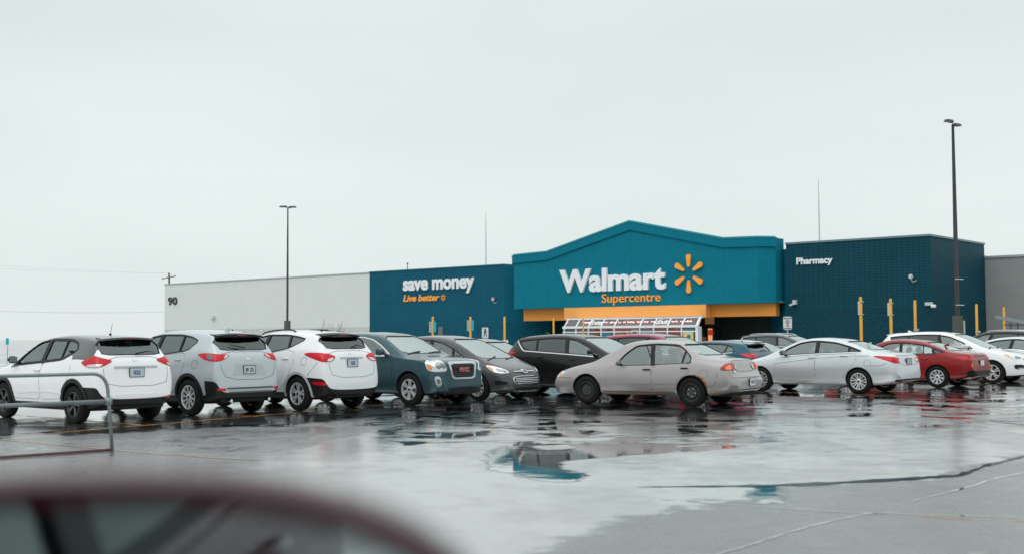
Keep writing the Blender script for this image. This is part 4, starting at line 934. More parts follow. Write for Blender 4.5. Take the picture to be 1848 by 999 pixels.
    def strip(s, name, pts, face, w, m, off=.006, th=.01, mirror=False, parent=None):
        """a narrow band following a polyline on the skin"""
        fl = [Vector(p) for p in pts]
        if len(fl) > 2:
            Q = [fl[0]]
            for a, b in zip(fl, fl[1:]): Q += [a.lerp(b, .25), a.lerp(b, .75)]
            fl = Q+[fl[-1]]
        a, b = [], []
        for i, p in enumerate(fl):
            t = (fl[min(i+1, len(fl)-1)]-fl[max(i-1, 0)]).normalized(); n = Vector((-t.y, t.x))
            a.append(p+n*w/2); b.append(p-n*w/2)
        return s.patch(name, [tuple(p) for p in a+b[::-1]], face, m, off, th, 0, .07, None, mirror, parent)
    def wheel_set(s):
        sp = s.sp; r = sp['wr']; st = sp['rim']; rr = st.get('R', r*.70); tw = .105
        bm = bmesh.new()
        lathe(bm, [(rr, tw-.01), (rr+.015, tw), (r-.06, tw+.008), (r-.018, tw-.012), (r, tw-.035), (r, -tw+.035), (r-.018, -tw+.012), (r-.06, -tw-.008), (rr, -tw)], 44, close=True)
        tyre = bpy.data.meshes.new('tyre'); bm.to_mesh(tyre); bm.free(); tyre.materials.append(TYRE)
        for p in tyre.polygons: p.use_smooth = True
        bm = bmesh.new(); n = st['n']; w0, w1 = st.get('w', (.035, .05)); dp = tw-.012
        lathe(bm, [(rr+.004, dp), (rr-.014, dp+.004), (rr-.022, dp-.02), (rr-.03, dp-.12), (rr+.004, dp-.12)], 44, close=True, mi=0)
        lathe(bm, [(.001, dp-.075), (rr-.012, dp-.075)], 36, mi=1)
        if st.get('steel'):
            lathe(bm, [(.001, dp-.02), (.05, dp-.02), (.055, dp-.035), (rr*.62, dp-.03), (rr*.74, dp-.055), (rr-.02, dp-.06)], 40, mi=0)
            for k in range(5):
                a = 2*math.pi*k/5+.3; lathe(bm, [(.001, .012), (.011, .012), (.013, 0)], 10, c=(.082*math.cos(a), dp-.03, .082*math.sin(a)), mi=2)
            for k in range(n):
                a = 2*math.pi*k/n; box(bm, (rr*.66*math.cos(a), dp-.036, rr*.66*math.sin(a)), (.05, .012, .022), Matrix.Rotation(-a, 3, 'Y'), 1)
        else:
            dbl = st.get('dbl', 0)
            for k in range(n):
                a0 = 2*math.pi*k/n+math.pi/2
                for sg in ((-1, 1) if dbl else (0,)):
                    ai = a0+sg*dbl*.45; ao = a0+sg*dbl
                    pi_ = Vector((.04*math.cos(ai), 0, .04*math.sin(ai))); po = Vector(((rr-.012)*math.cos(ao), 0, (rr-.012)*math.sin(ao)))
                    t = (po-pi_).normalized(); nn = Vector((-t.z, 0, t.x))
                    q = [(pi_-nn*w0/2, dp-.022), (pi_+nn*w0/2, dp-.022), (po+nn*w1/2, dp-.004), (po-nn*w1/2, dp-.004)]
                    a_ = [bm.verts.new(p+Vector((0, y, 0))) for p, y in q]; b_ = [bm.verts.new(p*1.0+nn*(0)+Vector((0, y-.03, 0))) for p, y in q]
                    m_ = (pi_+po)/2
                    bm.faces.new(a_)
                    for i in range(4): bm.faces.new((a_[i], b_[i], b_[(i+1) % 4], a_[(i+1) % 4]))
            lathe(bm, [(.001, dp-.008), (.035, dp-.008), (.062, dp-.016), (.068, dp-.05)], 24, mi=0)
            lathe(bm, [(.001, dp-.003), (.03, dp-.005), (.033, dp-.01)], 20, mi=1)
        bmesh.ops.recalc_face_normals(bm, faces=bm.faces)
        rim = bpy.data.meshes.new('rim'); bm.to_mesh(rim); bm.free()
        for m in (st.get('mat', ALLOY), st.get('back', UNDER), CHR): rim.materials.append(m)
        bm = bmesh.new(); lathe(bm, [(.001, .02), (.13, .02), (.13, -.03), (.001, -.03)], 24)
        hub = bpy.data.meshes.new('wheel'); bm.to_mesh(hub); bm.free(); hub.materials.append(M_('brake_disc', (.12, .115, .11), rough=.5, metal=.8))
        for i, xw in enumerate(sp['wheels']):
            wv = interp(sp['plan'], xw)-.115
            for sd in (1, -1):
                h = link('wheel', hub, s.root); h.location = (xw, sd*wv, r); h.rotation_euler = (0, random.uniform(0, 6), 0 if sd > 0 else math.pi)
                link('tyre', tyre, h); link('rim', rim, h)
    def mirror_part(s, x, z, m, m2=None, size=(.13, .2, .13)):
        for sd in (1, -1):
            h, n = s.hit((x, 0, z), Vector((0, -sd, 0)))
            if h is None: continue
            y = abs(h.y)
            bm = bmesh.new(); bmesh.ops.create_cube(bm, size=1)
            for v in bm.verts:
                k = .75 if v.co.x > 0 else 1
                v.co = Vector((v.co.x*size[0], v.co.y*size[1]*k, v.co.z*size[2]*k))
            bmesh.ops.bevel(bm, geom=bm.edges[:], offset=.035, segments=3, affect='EDGES')
            bmesh.ops.translate(bm, verts=bm.verts, vec=(x+.02, sd*(y+.05+size[1]/2), z+.06))
            o = fin('door_mirror', bm, m, s.root, True, 50)
            bm = bmesh.new(); tube(bm, [(x, sd*(y-.03), z-.01), (x+.01, sd*(y+.11), z+.03)], .022, 8); fin('mirror_arm', bm, m2 or BLK, o, True)
            bm = bmesh.new(); box(bm, (x+.02-size[0]/2-.002, sd*(y+.05+size[1]/2), z+.06), (.006, size[1]*.8, size[2]*.75)); fin('mirror_glass', bm, CHR, o)
    def handle(s, x, z, m, ln=.18):
        for sd in (1, -1):
            h, n = s.hit((x, 0, z), Vector((0, -sd, 0)))
            if h is None: continue
            bm = bmesh.new(); tube(bm, [(x-ln/2, h.y+sd*.002, z), (x-ln/2+.02, h.y+sd*.03, z+.003), (x+ln/2-.02, h.y+sd*.03, z+.003), (x+ln/2, h.y+sd*.002, z)], .014, 8)
            fin('door_handle', bm, m, s.root, True)
            s.patch('handle_recess', [(x-ln*.45, sd*.5, z-.028), (x+ln*.45, sd*.5, z-.028), (x+ln*.45, sd*.5, z+.02), (x-ln*.45, sd*.5, z+.02)], 'L' if sd > 0 else 'R', s.sp.get('recess', BLK), .001, .003, 2, .2)
    def door(s, pts, gap=.011, mirror=True):
        s.patch('door', pts, 'L', s.sp['paint'], .0035, .006, 1, .07, None, mirror, None, .1)
        s.patch('door_gap', pts, 'L', GAPM, .002, .004, 1, .07, (gap*.5, .002), mirror, None, .1)
    def plate(s, y, z, txt, w=.305, h=.155, face='B', m=None, ink=None):
        d = _dir(face); p, n = s.hit((0, y, z), d)
        if p is None: return
        bm = bmesh.new(); box(bm, (0, 0, 0), (.012, w, h)); bmesh.ops.bevel(bm, geom=bm.edges[:], offset=.003, affect='EDGES')
        o = fin('licence_plate', bm, m or WHT, s.root); o.location = p-d*.016
        bm = bmesh.new()
        for a, b, c, e_ in ((w/2+.003, 0, .008, h+.014), (-w/2-.003, 0, .008, h+.014), (0, h/2+.003, w+.006, .008), (0, -h/2-.003, w+.006, .008)): box(bm, (0, a, b), (.018, c, e_))
        fin('plate_frame', bm, BLK, o)
        if txt:
            q = Matrix.Rotation(math.pi/2, 4, 'X'); q = Matrix.Rotation(-math.pi/2 if face == 'B' else math.pi/2, 4, 'Z') @ q
            q = Matrix.Translation(d*-.008+Vector((0, 0, -.035))) @ q
            text_mesh('plate_number', txt, .1, ink or INK, o, .002, .003, mat_world=q)
        return o
    def rails(s, x0, x1, y, m=CHR, up=.05):
        for sd in (1, -1):
            pts = []
            for i in range(11):
                x = x0+(x1-x0)*i/10; h, n = s.hit((x, sd*y, 0), Vector((0, 0, -1)))
                e_ = min(1, min(i, 10-i)/1.0); pts.append((x, sd*y, h.z+up*e_-.005))
            bm = bmesh.new(); tube(bm, pts, .016, 8)
            fin('roof_rail', bm, m, s.root, True)
    def interior(s, seats, bench, col=SEAT, wheel=None):
        """seat positions x; bench x; steering wheel x"""
        sp = s.sp; z0 = .45 if max(p[1] for p in sp['sil']) > 1.5 else .33
        for x, ys, nm in [(x, (.36, -.36), 'seat') for x in seats]+([(bench, (0,), 'rear_bench')] if bench else []):
            for y in ys:
                w = .5 if nm == 'seat' else 1.25
                bm = bmesh.new()
                box(bm, (x+.25, y, z0+.08), (.5, w, .16)); rt = Matrix.Rotation(R(-14), 3, 'Y')
                box(bm, (x-.06, y, z0+.38), (.13, w, .56), rt)
                for hy in ((y,) if nm == 'seat' else (-.38, .38)): box(bm, (x-.16, hy, z0+.76), (.09, .27, .19), rt)
                bmesh.ops.bevel(bm, geom=bm.edges[:], offset=.035, segments=2, affect='EDGES')
                fin(nm, bm, col, s.root, True, 60)
        if wheel:
            bm = bmesh.new(); pts = []
            for k in range(24):
                a = 2*math.pi*k/24; pts.append(Matrix.Rotation(R(-62), 3, 'Y') @ Vector((.185*math.cos(a), .185*math.sin(a), 0))+Vector((wheel, .36, .86)))
            tube(bm, pts, .015, 6, closed=True); tube(bm, [(wheel, .36, .86), (wheel+.3, .36, .7)], .03, 6)
            tube(bm, [pts[3], pts[15]], .014, 6)
            fin('steering_wheel', bm, BLK, s.root, True)
            bm = bmesh.new(); box(bm, (wheel+.42, 0, .78), (.5, 1.25, .2)); bmesh.ops.bevel(bm, geom=bm.edges[:], offset=.06, segments=3, affect='EDGES'); fin('dashboard', bm, DRK, s.root, True, 60)
    def glaze(s, panes, ws=True, rw=GTINT, wsm=None):
        sp = s.sp
        for poly, g in panes:
            s.patch('side_window', poly, 'L', g, -.012, 0, 0, .08, None, True)
        if ws: s.patch('windshield', [tuple(p) for p in offset2([Vector(p) for p in sp['ws']], .02)], 'F', wsm or GWIND, -.010, 0, 1, .07, rr=.12); s.patch('windshield_seal', sp['ws'], 'F', BLK, .002, .004, 1, .07, (.005, .009), rr=.12)
        if 'rw' in sp:
            s.patch('rear_window', [tuple(p) for p in offset2([Vector(p) for p in sp['rw']], .02)], 'B', rw, -.010, 0, 1, .07, rr=.12); s.patch('rear_window_seal', sp['rw'], 'B', BLK, .002, .004, 1, .07, (.006, .012), rr=.12)
    def put(s, contact, axle, head, scale=1., zs=None, side=1, sy=1.):
        """stand the car so that its wheel (axle index, side) meets the ground where the photo shows it"""
        h = head.normalized(); left = Vector((-h.y, h.x, 0)); sp = s.sp
        xw = sp['wheels'][axle] if isinstance(axle, int) else axle
        w = (interp(sp['plan'], xw)-.01)*side
        g = contact if isinstance(contact, Vector) else ground(*contact)
        loc = g-h*xw*scale-left*w*scale*sy
        s.root.location = (loc.x, loc.y, 0); s.root.rotation_euler = (0, 0, math.atan2(h.y, h.x)); s.root.scale = (scale, scale*sy, zs or scale)
        return s
    def spoiler(s, x, z, w, m, d=.16, th=.035, light=True):
        bm = bmesh.new(); k = 10; rows = []
        for i in range(k+1):
            y = -w+2*w*i/k; e_ = 1-.35*abs(y/w)**3; zz = z-.03*abs(y/w)**2
            rows.append([bm.verts.new(p) for p in ((x+.14, y, zz+.012), (x-d*e_, y, zz-.018), (x-d*e_, y, zz-.018-th), (x+.14, y, zz-.05))])
        for A, B in zip(rows, rows[1:]):
            for j in range(4): bm.faces.new((A[j], A[(j+1) % 4], B[(j+1) % 4], B[j]))
        bm.faces.new(rows[0]); bm.faces.new(rows[-1][::-1])
        o = fin('spoiler', bm, m, s.root, True, 40)
        if light:
            bm = bmesh.new(); box(bm, (x-d-.002, 0, z-.035), (.012, .26, .022)); fin('brake_light', bm, DRED, o)
    def wiper(s, pts):
        q = []
        for y, z in pts:
            h, n = s.hit((0, y, z), Vector((1, 0, 0)))
            if h: q.append(h+n*.03)
        bm = bmesh.new(); tube(bm, q, .014, 6, r1=.007); fin('wiper', bm, BLK, s.root, True)
    def antenna(s, x, kind='fin', m=None, lean=-.25, ln=.3):
        h, n = s.hit((x, 0, 0), Vector((0, 0, -1))); bm = bmesh.new()
        if kind == 'fin':
            a = [(x+.1, 0, h.z-.01), (x-.09, 0, h.z-.01), (x-.1, 0, h.z+.065), (x-.06, 0, h.z+.06)]
            prism(bm, [Vector(p)+Vector((0, -.014, 0)) for p in a], (0, .028, 0))
        else:
            lathe(bm, [(.03, h.z-.01), (.022, h.z+.02), (.001, h.z+.03)], 10, 'z', (x, 0, 0)); tube(bm, [(x, 0, h.z), (x+lean*ln/.3, 0, h.z+ln)], .004, 5)
        fin('antenna', bm, m or s.sp['paint'], s.root)
    def arches(s, w=.06, front=True, m=None, R_=None):
        for xw in s.sp['wheels']:
            r = s.sp['wr']+s.sp.get('arch', .05); c = [(xw+r*math.cos(2*math.pi*k/36), s.sp['wr']+.01+r*math.sin(2*math.pi*k/36)) for k in range(36)]
            s.patch('arch_trim', c, 'L', m or BLK, .012, .02, 0, .1, (w, .004), True)
def turned(v, deg): return Matrix.Rotation(R(deg), 3, 'Z') @ v
# ------------------------------------------------------------------ car shapes (x forward from the rear bumper, metres)
def sedan_beige():
    P = paint('champagne_paint', (.365, .340, .343), .35, .28)
    sp = dict(lean=1, paint=P, sil=[(0, .52), (.03, .62), (.13, .70), (.19, .90), (.25, .975), (.55, 1.0), (.74, 1.02), (1.12, 1.225), (1.34, 1.32), (1.6, 1.36), (2.0, 1.378), (2.4, 1.36), (2.62, 1.315), (3.0, 1.10), (3.33, .925), (3.5, .885), (3.9, .80), (4.2, .70), (4.34, .60), (4.42, .44)],
              bot=[(0, .33), (.3, .25), (.6, .21), (3.9, .19), (4.3, .2), (4.42, .24)], belt=[(0, .86), (.9, .91), (1.5, .875), (2.8, .82), (3.6, .76), (4.42, .55)],
              plan=[(0, .60), (.05, .73), (.17, .81), (.6, .845), (2.2, .85), (3.7, .84), (4.15, .79), (4.32, .68), (4.42, .52)], roofw=.53, wheels=(.97, 3.435), wr=.298, arch=.045,
              cabin=(.85, 3.15), cabmid=2.1, ws=[(-.60, .955), (.60, .955), (.50, 1.29), (-.50, 1.29)], rw=[(-.60, 1.05), (.60, 1.05), (.485, 1.28), (-.485, 1.28)],
              dlo=[[(.99, .885), (.97, 1.02), (1.10, 1.18), (1.22, 1.265), (1.75, 1.285), (2.18, 1.245), (2.46, 1.08), (2.77, .82), (1.95, .84)]],
              rim=dict(n=10, steel=1, R=.185, mat=STEEL, back=UNDER))
    c = Car('sedan_car', sp); D = sp['dlo'][0]
    c.glaze([([(1.84, .84), (1.98, 1.29), (2.2, 1.27), (2.82, .81)], GCLEAR), ([(.94, .87), (1.12, 1.3), (1.96, 1.3), (1.82, .84)], GCLEAR)], rw=GWIND)
    c.patch('window_frame', D, 'L', BLK, .003, .006, 1, .08, (.010, .012), True, None, .15)
    c.strip('door_pillar', [(1.86, .855), (1.80, 1.27)], 'L', .085, BLK, .004, .01, True); c.strip('window_divider', [(1.19, .89), (1.06, 1.16)][::-1], 'L', .03, BLK, .004, .01, True)
    c.door([(1.86, .30), (1.875, .70), (1.84, .84), (2.72, .82), (2.86, .79), (2.93, .66), (2.95, .5), (2.93, .30)])
    c.door([(1.34, .36), (1.42, .30), (1.835, .30), (1.85, .70), (1.815, .845), (1.02, .885), (1.01, .74), (1.10, .64), (1.28, .55)])
    c.strip('side_moulding', [(1.30, .47), (1.84, .47)], 'L', .035, P, .014, .02, True); c.strip('side_moulding', [(1.88, .47), (2.92, .465)], 'L', .035, P, .014, .02, True)
    c.strip('side_moulding', [(2.97, .465), (3.06, .465)], 'L', .035, P, .014, .02, True)
    c.handle(1.98, .75, BLK, .17); c.handle(1.12, .785, BLK, .15)
    c.patch('fuel_flap', [(.60, .60), (.60, .75), (.78, .75), (.78, .60)], 'L', P, .003, .004, 2, .1); c.patch('flap_gap', [(.60, .60), (.60, .75), (.78, .75), (.78, .60)], 'L', GAPM, .0015, .002, 1, .1, (.003, .003))
    tl = [(.30, .84, .745), (.29, .84, .80), (.20, .82, .88), (.1, .74, .90), (.05, .62, .895), (.03, .52, .85), (.03, .48, .745)]
    c.patch('taillight', tl, 'BL', DRED, .008, .02, 2, .04, None, True); c.patch('taillight_lens', [(.27, .84, .757), (.24, .83, .83), (.14, .78, .875), (.08, .68, .88), (.05, .62, .757)], 'BL', REDL, .011, .02, 2, .04, None, True)
    c.patch('turn_signal', [(.20, .83, .765), (.17, .81, .85), (.10, .74, .865), (.09, .71, .765)], 'BL', AMB, .014, .02, 2, .04, None, True)
    c.patch('reversing_light', [(.04, .585, .765), (.04, .60, .86), (.04, .555, .865), (.04, .535, .765)], 'BL', WHT, .014, .02, 1, .04, None, True)
    c.patch('boot_gap', [(-.50, .715), (-.52, .90), (-.44, .945), (.44, .945), (.52, .90), (.50, .715)], 'B', GAPM, .002, .003, 1, .08, (.003, .004))
    c.strip('bumper_gap', [(.98-.30, .43), (.45, .43), (.40, .70)], 'L', .006, GAPM, .002, .004, True)
    c.strip('bumper_crease', [(-.72, .62), (.72, .62)], 'B', .03, P, .012, .02); c.strip('lower_lip', [(-.6, .36), (.6, .36)], 'B', .02, BLK, .004, .02)
    bm = bmesh.new(); box(bm, (.62, 0, .27), (.9, 1.2, .1)); fin('underbody_pan', bm, UNDER, c.root)
    c.plate(-.02, .50, 'W52', m=WHT, w=.3, h=.15)
    c.patch('badge', [(-.04, .93), (-.04, .96), (.04, .96), (.04, .93)], 'B', CHR, .008, .01, 2, .05)
    c.patch('sticker', [(.62, .70), (.62, .745), (.56, .745), (.56, .70)], 'B', WHT, .022, .01, 0, .05)
    hl = [(4.40, .30, .60), (4.38, .40, .69), (4.20, .72, .70), (4.10, .80, .68), (4.12, .81, .575), (4.30, .7, .56)]
    c.patch('headlight', hl, 'FL', CLR, .006, .02, 2, .05, None, True); c.patch('turn_signal', [(4.18, .79, .59), (4.17, .79, .67), (4.10, .81, .665), (4.10, .81, .59)], 'L', AMB, .012, .02, 2, .04, None, True)
    c.patch('grille', [(-.3, .56), (-.3, .65), (.3, .65), (.3, .56)], 'F', BLK, .004, .01, 1, .06)
    c.strip('bumper_gap', [(3.80, .55), (4.08, .55), (4.3, .555)], 'L', .010, UNDER, .003, .004, True)
    # rust around the arches and along the sill
    RU = M_('rust', (.24, .10, .03), rough=.85, noise=.6, nscale=30)
    rng = random.Random(3)
    for xw, a0, a1 in ((.97, 95, 175), (3.435, 150, 172)):
        k = 26; A = []; B = []
        for i in range(k+1):
            a = R(a0+(a1-a0)*i/k); f = abs(math.sin(math.pi*i/k))**.5
            rr = .298+.045; A.append((xw+(rr-.004)*math.cos(a), .308+(rr-.004)*math.sin(a))); q = rr+f*(.008+rng.random()*.045*(1 if xw < 2 else .6)); B.append((xw+q*math.cos(a), .308+q*math.sin(a)))
        c.patch('rust_patch', A+B[::-1], 'L', RU, .0025, .003, 0, .03)
    c.patch('rust_patch', [(1.36, .285), (2.92, .285), (3.05, .30), (3.06, .275), (2.9, .262), (1.36, .262)], 'L', RU, .003, .004, 0, .06)
    c.patch('rust_patch', [(.30, .335), (.45, .325), (.60, .30), (.62, .33), (.52, .345), (.3, .35)], 'L', M_('dirty_yellow', (.42, .27, .08), rough=.8, noise=.5, nscale=30), .004, .004, 0, .06)
    c.mirror_part(2.60, .85, P, BLK, (.1, .15, .10)); c.wheel_set(); c.interior((2.1,), 1.35, SEAT, 2.60)
    bm = bmesh.new(); tube(bm, [(2.55, 0, 1.26), (2.55, 0, 1.12)], .012, 6); box(bm, (2.55, 0, 1.07), (.02, .07, .1)); box(bm, (2.6, 0, 1.22), (.03, .22, .06)); fin('rearview_mirror', bm, BLK, c.root)
    return c

def sedan_silver(P=None):
    P = P or paint('silver_paint', (.60, .635, .66), .35, .3)
    sp = dict(lean=1, paint=P, sil=[(0, .50), (.03, .66), (.08, .86), (.13, 1.02), (.22, 1.055), (.55, 1.085), (.85, 1.15), (1.3, 1.32), (1.7, 1.42), (2.2, 1.46), (2.6, 1.445), (2.9, 1.38), (3.3, 1.19), (3.7, 1.0), (3.85, .955), (4.3, .85), (4.6, .72), (4.75, .58), (4.82, .42)],
              bot=[(0, .34), (.3, .26), (.6, .21), (4.3, .18), (4.7, .2), (4.82, .25)], belt=[(0, .92), (.9, 1.03), (1.5, 1.04), (2.3, 1.01), (3.3, .93), (4.0, .82), (4.82, .55)],
              plan=[(0, .60), (.05, .76), (.18, .86), (.7, .905), (2.2, .915), (4.0, .90), (4.5, .82), (4.72, .68), (4.82, .5)], roofw=.56, wheels=(1.04, 3.835), wr=.325, arch=.035,
              cabin=(1.0, 3.5), cabmid=2.2, ws=[(-.66, 1.01), (.66, 1.01), (.53, 1.37), (-.53, 1.37)], rw=[(-.62, 1.13), (.62, 1.13), (.50, 1.36), (-.50, 1.36)],
              dlo=[[(.93, 1.09), (1.24, 1.215), (1.6, 1.32), (2.04, 1.365), (2.3, 1.36), (2.62, 1.31), (2.98, 1.17), (3.30, .975), (2.3, 1.035), (1.4, 1.07)]],
              rim=dict(n=7, dbl=.20, R=.218, w=(.022, .03)))
    c = Car('sedan_car', sp); D = sp['dlo'][0]
    c.glaze([([(2.18, 1.0), (2.1, 1.4), (2.66, 1.36), (3.4, .95)], GCLEAR), ([(1.26, 1.04), (1.22, 1.3), (2.1, 1.41), (2.16, 1.0)], GTINT), ([(.88, 1.07), (1.24, 1.3), (1.28, 1.04)], GDARK)], rw=GWIND)
    c.patch('window_frame', D, 'L', BLK, .003, .006, 1, .08, (.014, .014), True, None, .15); c.strip('window_sill_trim', [(.95, 1.075), (1.4, 1.06), (2.3, 1.022), (3.28, .96)], 'L', .02, CHR, .008, .01, True)
    c.strip('door_pillar', [(2.2, 1.02), (2.09, 1.36)], 'L', .10, BLK, .004, .01, True); c.strip('window_divider', [(1.3, 1.06), (1.26, 1.24)], 'L', .05, BLK, .004, .01, True)
    c.door([(2.22, .28), (2.24, .8), (2.18, 1.0), (3.20, .93), (3.36, .86), (3.40, .5), (3.34, .30)])
    c.door([(1.44, .44), (1.60, .29), (2.205, .28), (2.225, .8), (2.16, 1.005), (1.12, 1.04), (1.10, .9), (1.22, .70)])
    c.strip('body_crease', [(.75, 1.0), (1.5, .98), (2.4, .90), (3.45, .76)], 'L', .02, P, .010, .012, True)
    c.strip('crease_shadow', [(.75, .985), (1.5, .965), (2.4, .885), (3.45, .745)], 'L', .005, GAPM, .004, .005, True)
    c.strip('sill_trim', [(1.5, .33), (3.3, .33)], 'L', .03, P, .012, .014, True)
    c.handle(2.32, .93, P, .2); c.handle(1.42, .975, P, .2)
    c.patch('fuel_flap', [(.70, .72), (.70, .86), (.88, .86), (.88, .72)], 'L', GAPM, .0015, .002, 1, .1, (.003, .003))
    c.patch('taillight', [(.62, .9, .97), (.52, .9, .99), (.12, .82, .965), (.03, .55, .92), (.03, .46, .85), (.06, .66, .79), (.12, .82, .80), (.3, .88, .88)], 'BL', REDL, .008, .02, 2, .04, None, True)
    c.patch('taillight_lens', [(.04, .56, .91), (.03, .47, .86), (.05, .60, .815), (.06, .64, .9)], 'BL', CLR, .012, .02, 1, .04, None, True)
    c.patch('boot_gap', [(-.6, .74), (-.64, .96), (-.55, 1.0), (.55, 1.0), (.64, .96), (.6, .74)], 'B', GAPM, .002, .003, 1, .08, (.003, .004))
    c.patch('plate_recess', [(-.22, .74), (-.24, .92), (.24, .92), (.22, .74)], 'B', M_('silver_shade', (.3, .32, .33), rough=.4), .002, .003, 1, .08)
    c.plate(0, .83, '', m=M_('plate_dim', (.4, .46, .47), rough=.4)); c.patch('badge', [(-.05, .965), (-.05, 1.0), (.05, 1.0), (.05, .965)], 'B', CHR, .006, .01, 2, .05)
    c.patch('bumper_insert', [(-.7, .30), (-.74, .40), (.74, .40), (.7, .30)], 'B', BLK, .008, .02, 1, .06)
    c.strip('bumper_crease', [(.28, .56), (.52, .555), (.66, .53)], 'L', .02, P, .01, .012, True)
    c.strip('bumper_gap', [(.72, .73), (.45, .73), (.30, .80)], 'L', .008, UNDER, .002, .003, True)
    c.patch('headlight', [(4.78, .35, .62), (4.7, .55, .7), (4.2, .86, .80), (4.4, .85, .66), (4.68, .7, .56)], 'FL', CLR, .006, .02, 2, .05, None, True)
    c.patch('grille', [(-.35, .45), (-.4, .62), (.4, .62), (.35, .45)], 'F', BLK, .004, .01, 1, .06)
    c.mirror_part(3.12, 1.0, M_('mirror_dark', (.10, .12, .13), rough=.3, coat=.5), BLK, (.14, .19, .13)); c.antenna(1.15, 'fin'); c.wheel_set(); c.interior((2.3,), 1.5, SEAT, 3.0)
    return c

def sedan_red():
    P = paint('red_paint', (.25, .003, .006), .1, .4)
    sp = dict(lean=1, paint=P, sil=[(0, .50), (.03, .66), (.07, .86), (.11, .99), (.2, 1.02), (.5, 1.04), (.75, 1.09), (1.2, 1.27), (1.6, 1.38), (2.1, 1.425), (2.5, 1.41), (2.8, 1.34), (3.2, 1.14), (3.55, .97), (3.7, .93), (4.15, .83), (4.45, .70), (4.56, .56), (4.63, .42)],
              bot=[(0, .36), (.3, .26), (.6, .21), (4.2, .18), (4.5, .2), (4.63, .25)], belt=[(0, .88), (.8, .97), (1.5, .955), (2.3, .93), (3.2, .88), (4.0, .79), (4.63, .55)],
              plan=[(0, .60), (.05, .74), (.16, .83), (.6, .88), (2.2, .89), (3.9, .875), (4.35, .8), (4.54, .66), (4.63, .5)], roofw=.54, wheels=(1.0, 3.70), wr=.318, arch=.035, clad=[(-1, .10, 2)],
              cabin=(1.0, 3.3), cabmid=2.1, ws=[(-.64, .98), (.64, .98), (.51, 1.34), (-.51, 1.34)], rw=[(-.60, 1.08), (.60, 1.08), (.48, 1.32), (-.48, 1.32)],
              dlo=[[(.78, 1.03), (.84, 1.06), (1.10, 1.16), (1.36, 1.245), (1.92, 1.315), (2.35, 1.285), (2.75, 1.13), (3.05, .935), (1.10, .985)]],
              rim=dict(n=9, R=.205, w=(.03, .055)))
    c = Car('sedan_car', sp)
    c.glaze([([(2.06, .92), (2.0, 1.34), (2.4, 1.33), (3.12, .90)], GCLEAR), ([(1.08, .94), (1.1, 1.2), (1.98, 1.36), (2.02, .92)], GCLEAR), ([(.74, 1.0), (1.06, 1.18), (1.1, .94)], GDARK)], rw=GWIND)
    c.patch('window_frame', sp['dlo'][0], 'L', BLK, .003, .006, 1, .08, (.010, .012), True, None, .15)
    c.strip('door_pillar', [(2.06, .94), (1.96, 1.31)], 'L', .09, BLK, .004, .01, True); c.strip('window_divider', [(1.38, .97), (1.34, 1.24)], 'L', .025, BLK, .004, .01, True); c.strip('quarter_trim', [(1.10, .97), (1.08, 1.15)], 'L', .06, BLK, .004, .01, True)
    c.door([(2.06, .28), (2.08, .75), (2.03, .92), (3.0, .88), (3.2, .82), (3.25, .5), (3.2, .30)])
    c.door([(1.42, .42), (1.56, .29), (2.045, .28), (2.065, .75), (2.01, .92), (.98, .96), (1.0, .84), (1.18, .66)])
    c.handle(1.36, .83, P, .2); c.handle(2.2, .8, P, .2)
    c.patch('fuel_flap', [(.62, .73), (.62, .87), (.80, .87), (.80, .73)], 'L', GAPM, .0015, .002, 1, .1, (.003, .003))
    c.patch('taillight', [(.50, .88, .87), (.40, .88, .90), (.1, .78, .90), (.04, .44, .885), (.04, .46, .84), (.1, .76, .79), (.25, .84, .84)], 'BL', REDL, .008, .02, 1, .04, None, True)
    c.patch('taillight_lens', [(.12, .78, .84), (.05, .52, .85), (.05, .52, .81), (.12, .76, .80)], 'BL', LAMPD, .012, .02, 1, .04, None, True)
    c.patch('reflector', [(.06, .74, .72), (.06, .70, .72), (.06, .70, .60), (.06, .74, .60)], 'BL', AMB, .01, .02, 1, .04, None, True)
    c.strip('boot_trim', [(-.4, .92), (.4, .92)], 'B', .045, M_('dark_red_trim', (.12, .006, .01), rough=.25), .008, .01)
    c.patch('boot_gap', [(-.5, .58), (-.52, .9), (.52, .9), (.5, .58)], 'B', GAPM, .002, .003, 1, .08, (.003, .004))
    c.plate(0, .72, '', m=WHT); c.patch('badge', [(-.05, .955), (-.05, .99), (.05, .99), (.05, .955)], 'B', CHR, .006, .01, 2, .05)
    c.patch('bumper_insert', [(-.66, .30), (-.78, .40), (-.78, .52), (-.6, .50), (.6, .50), (.78, .52), (.78, .40), (.66, .30)], 'B', BLK, .02, .04, 1, .06)
    c.strip('bumper_lip', [(-.6, .335), (.6, .335)], 'B', .04, P, .04, .05)
    c.patch('headlight', [(4.6, .35, .62), (4.5, .55, .7), (4.1, .84, .77), (4.3, .82, .66), (4.52, .66, .56)], 'FL', CLR, .006, .02, 2, .05, None, True)
    c.patch('grille', [(-.5, .25), (-.6, .5), (.6, .5), (.5, .25)], 'F', BLK, .004, .01, 1, .06)
    c.mirror_part(2.9, .95, P, BLK, (.13, .18, .12)); c.antenna(1.05, 'fin'); c.wheel_set(); c.interior((2.15,), 1.4, SEAT, 2.85)
    return c

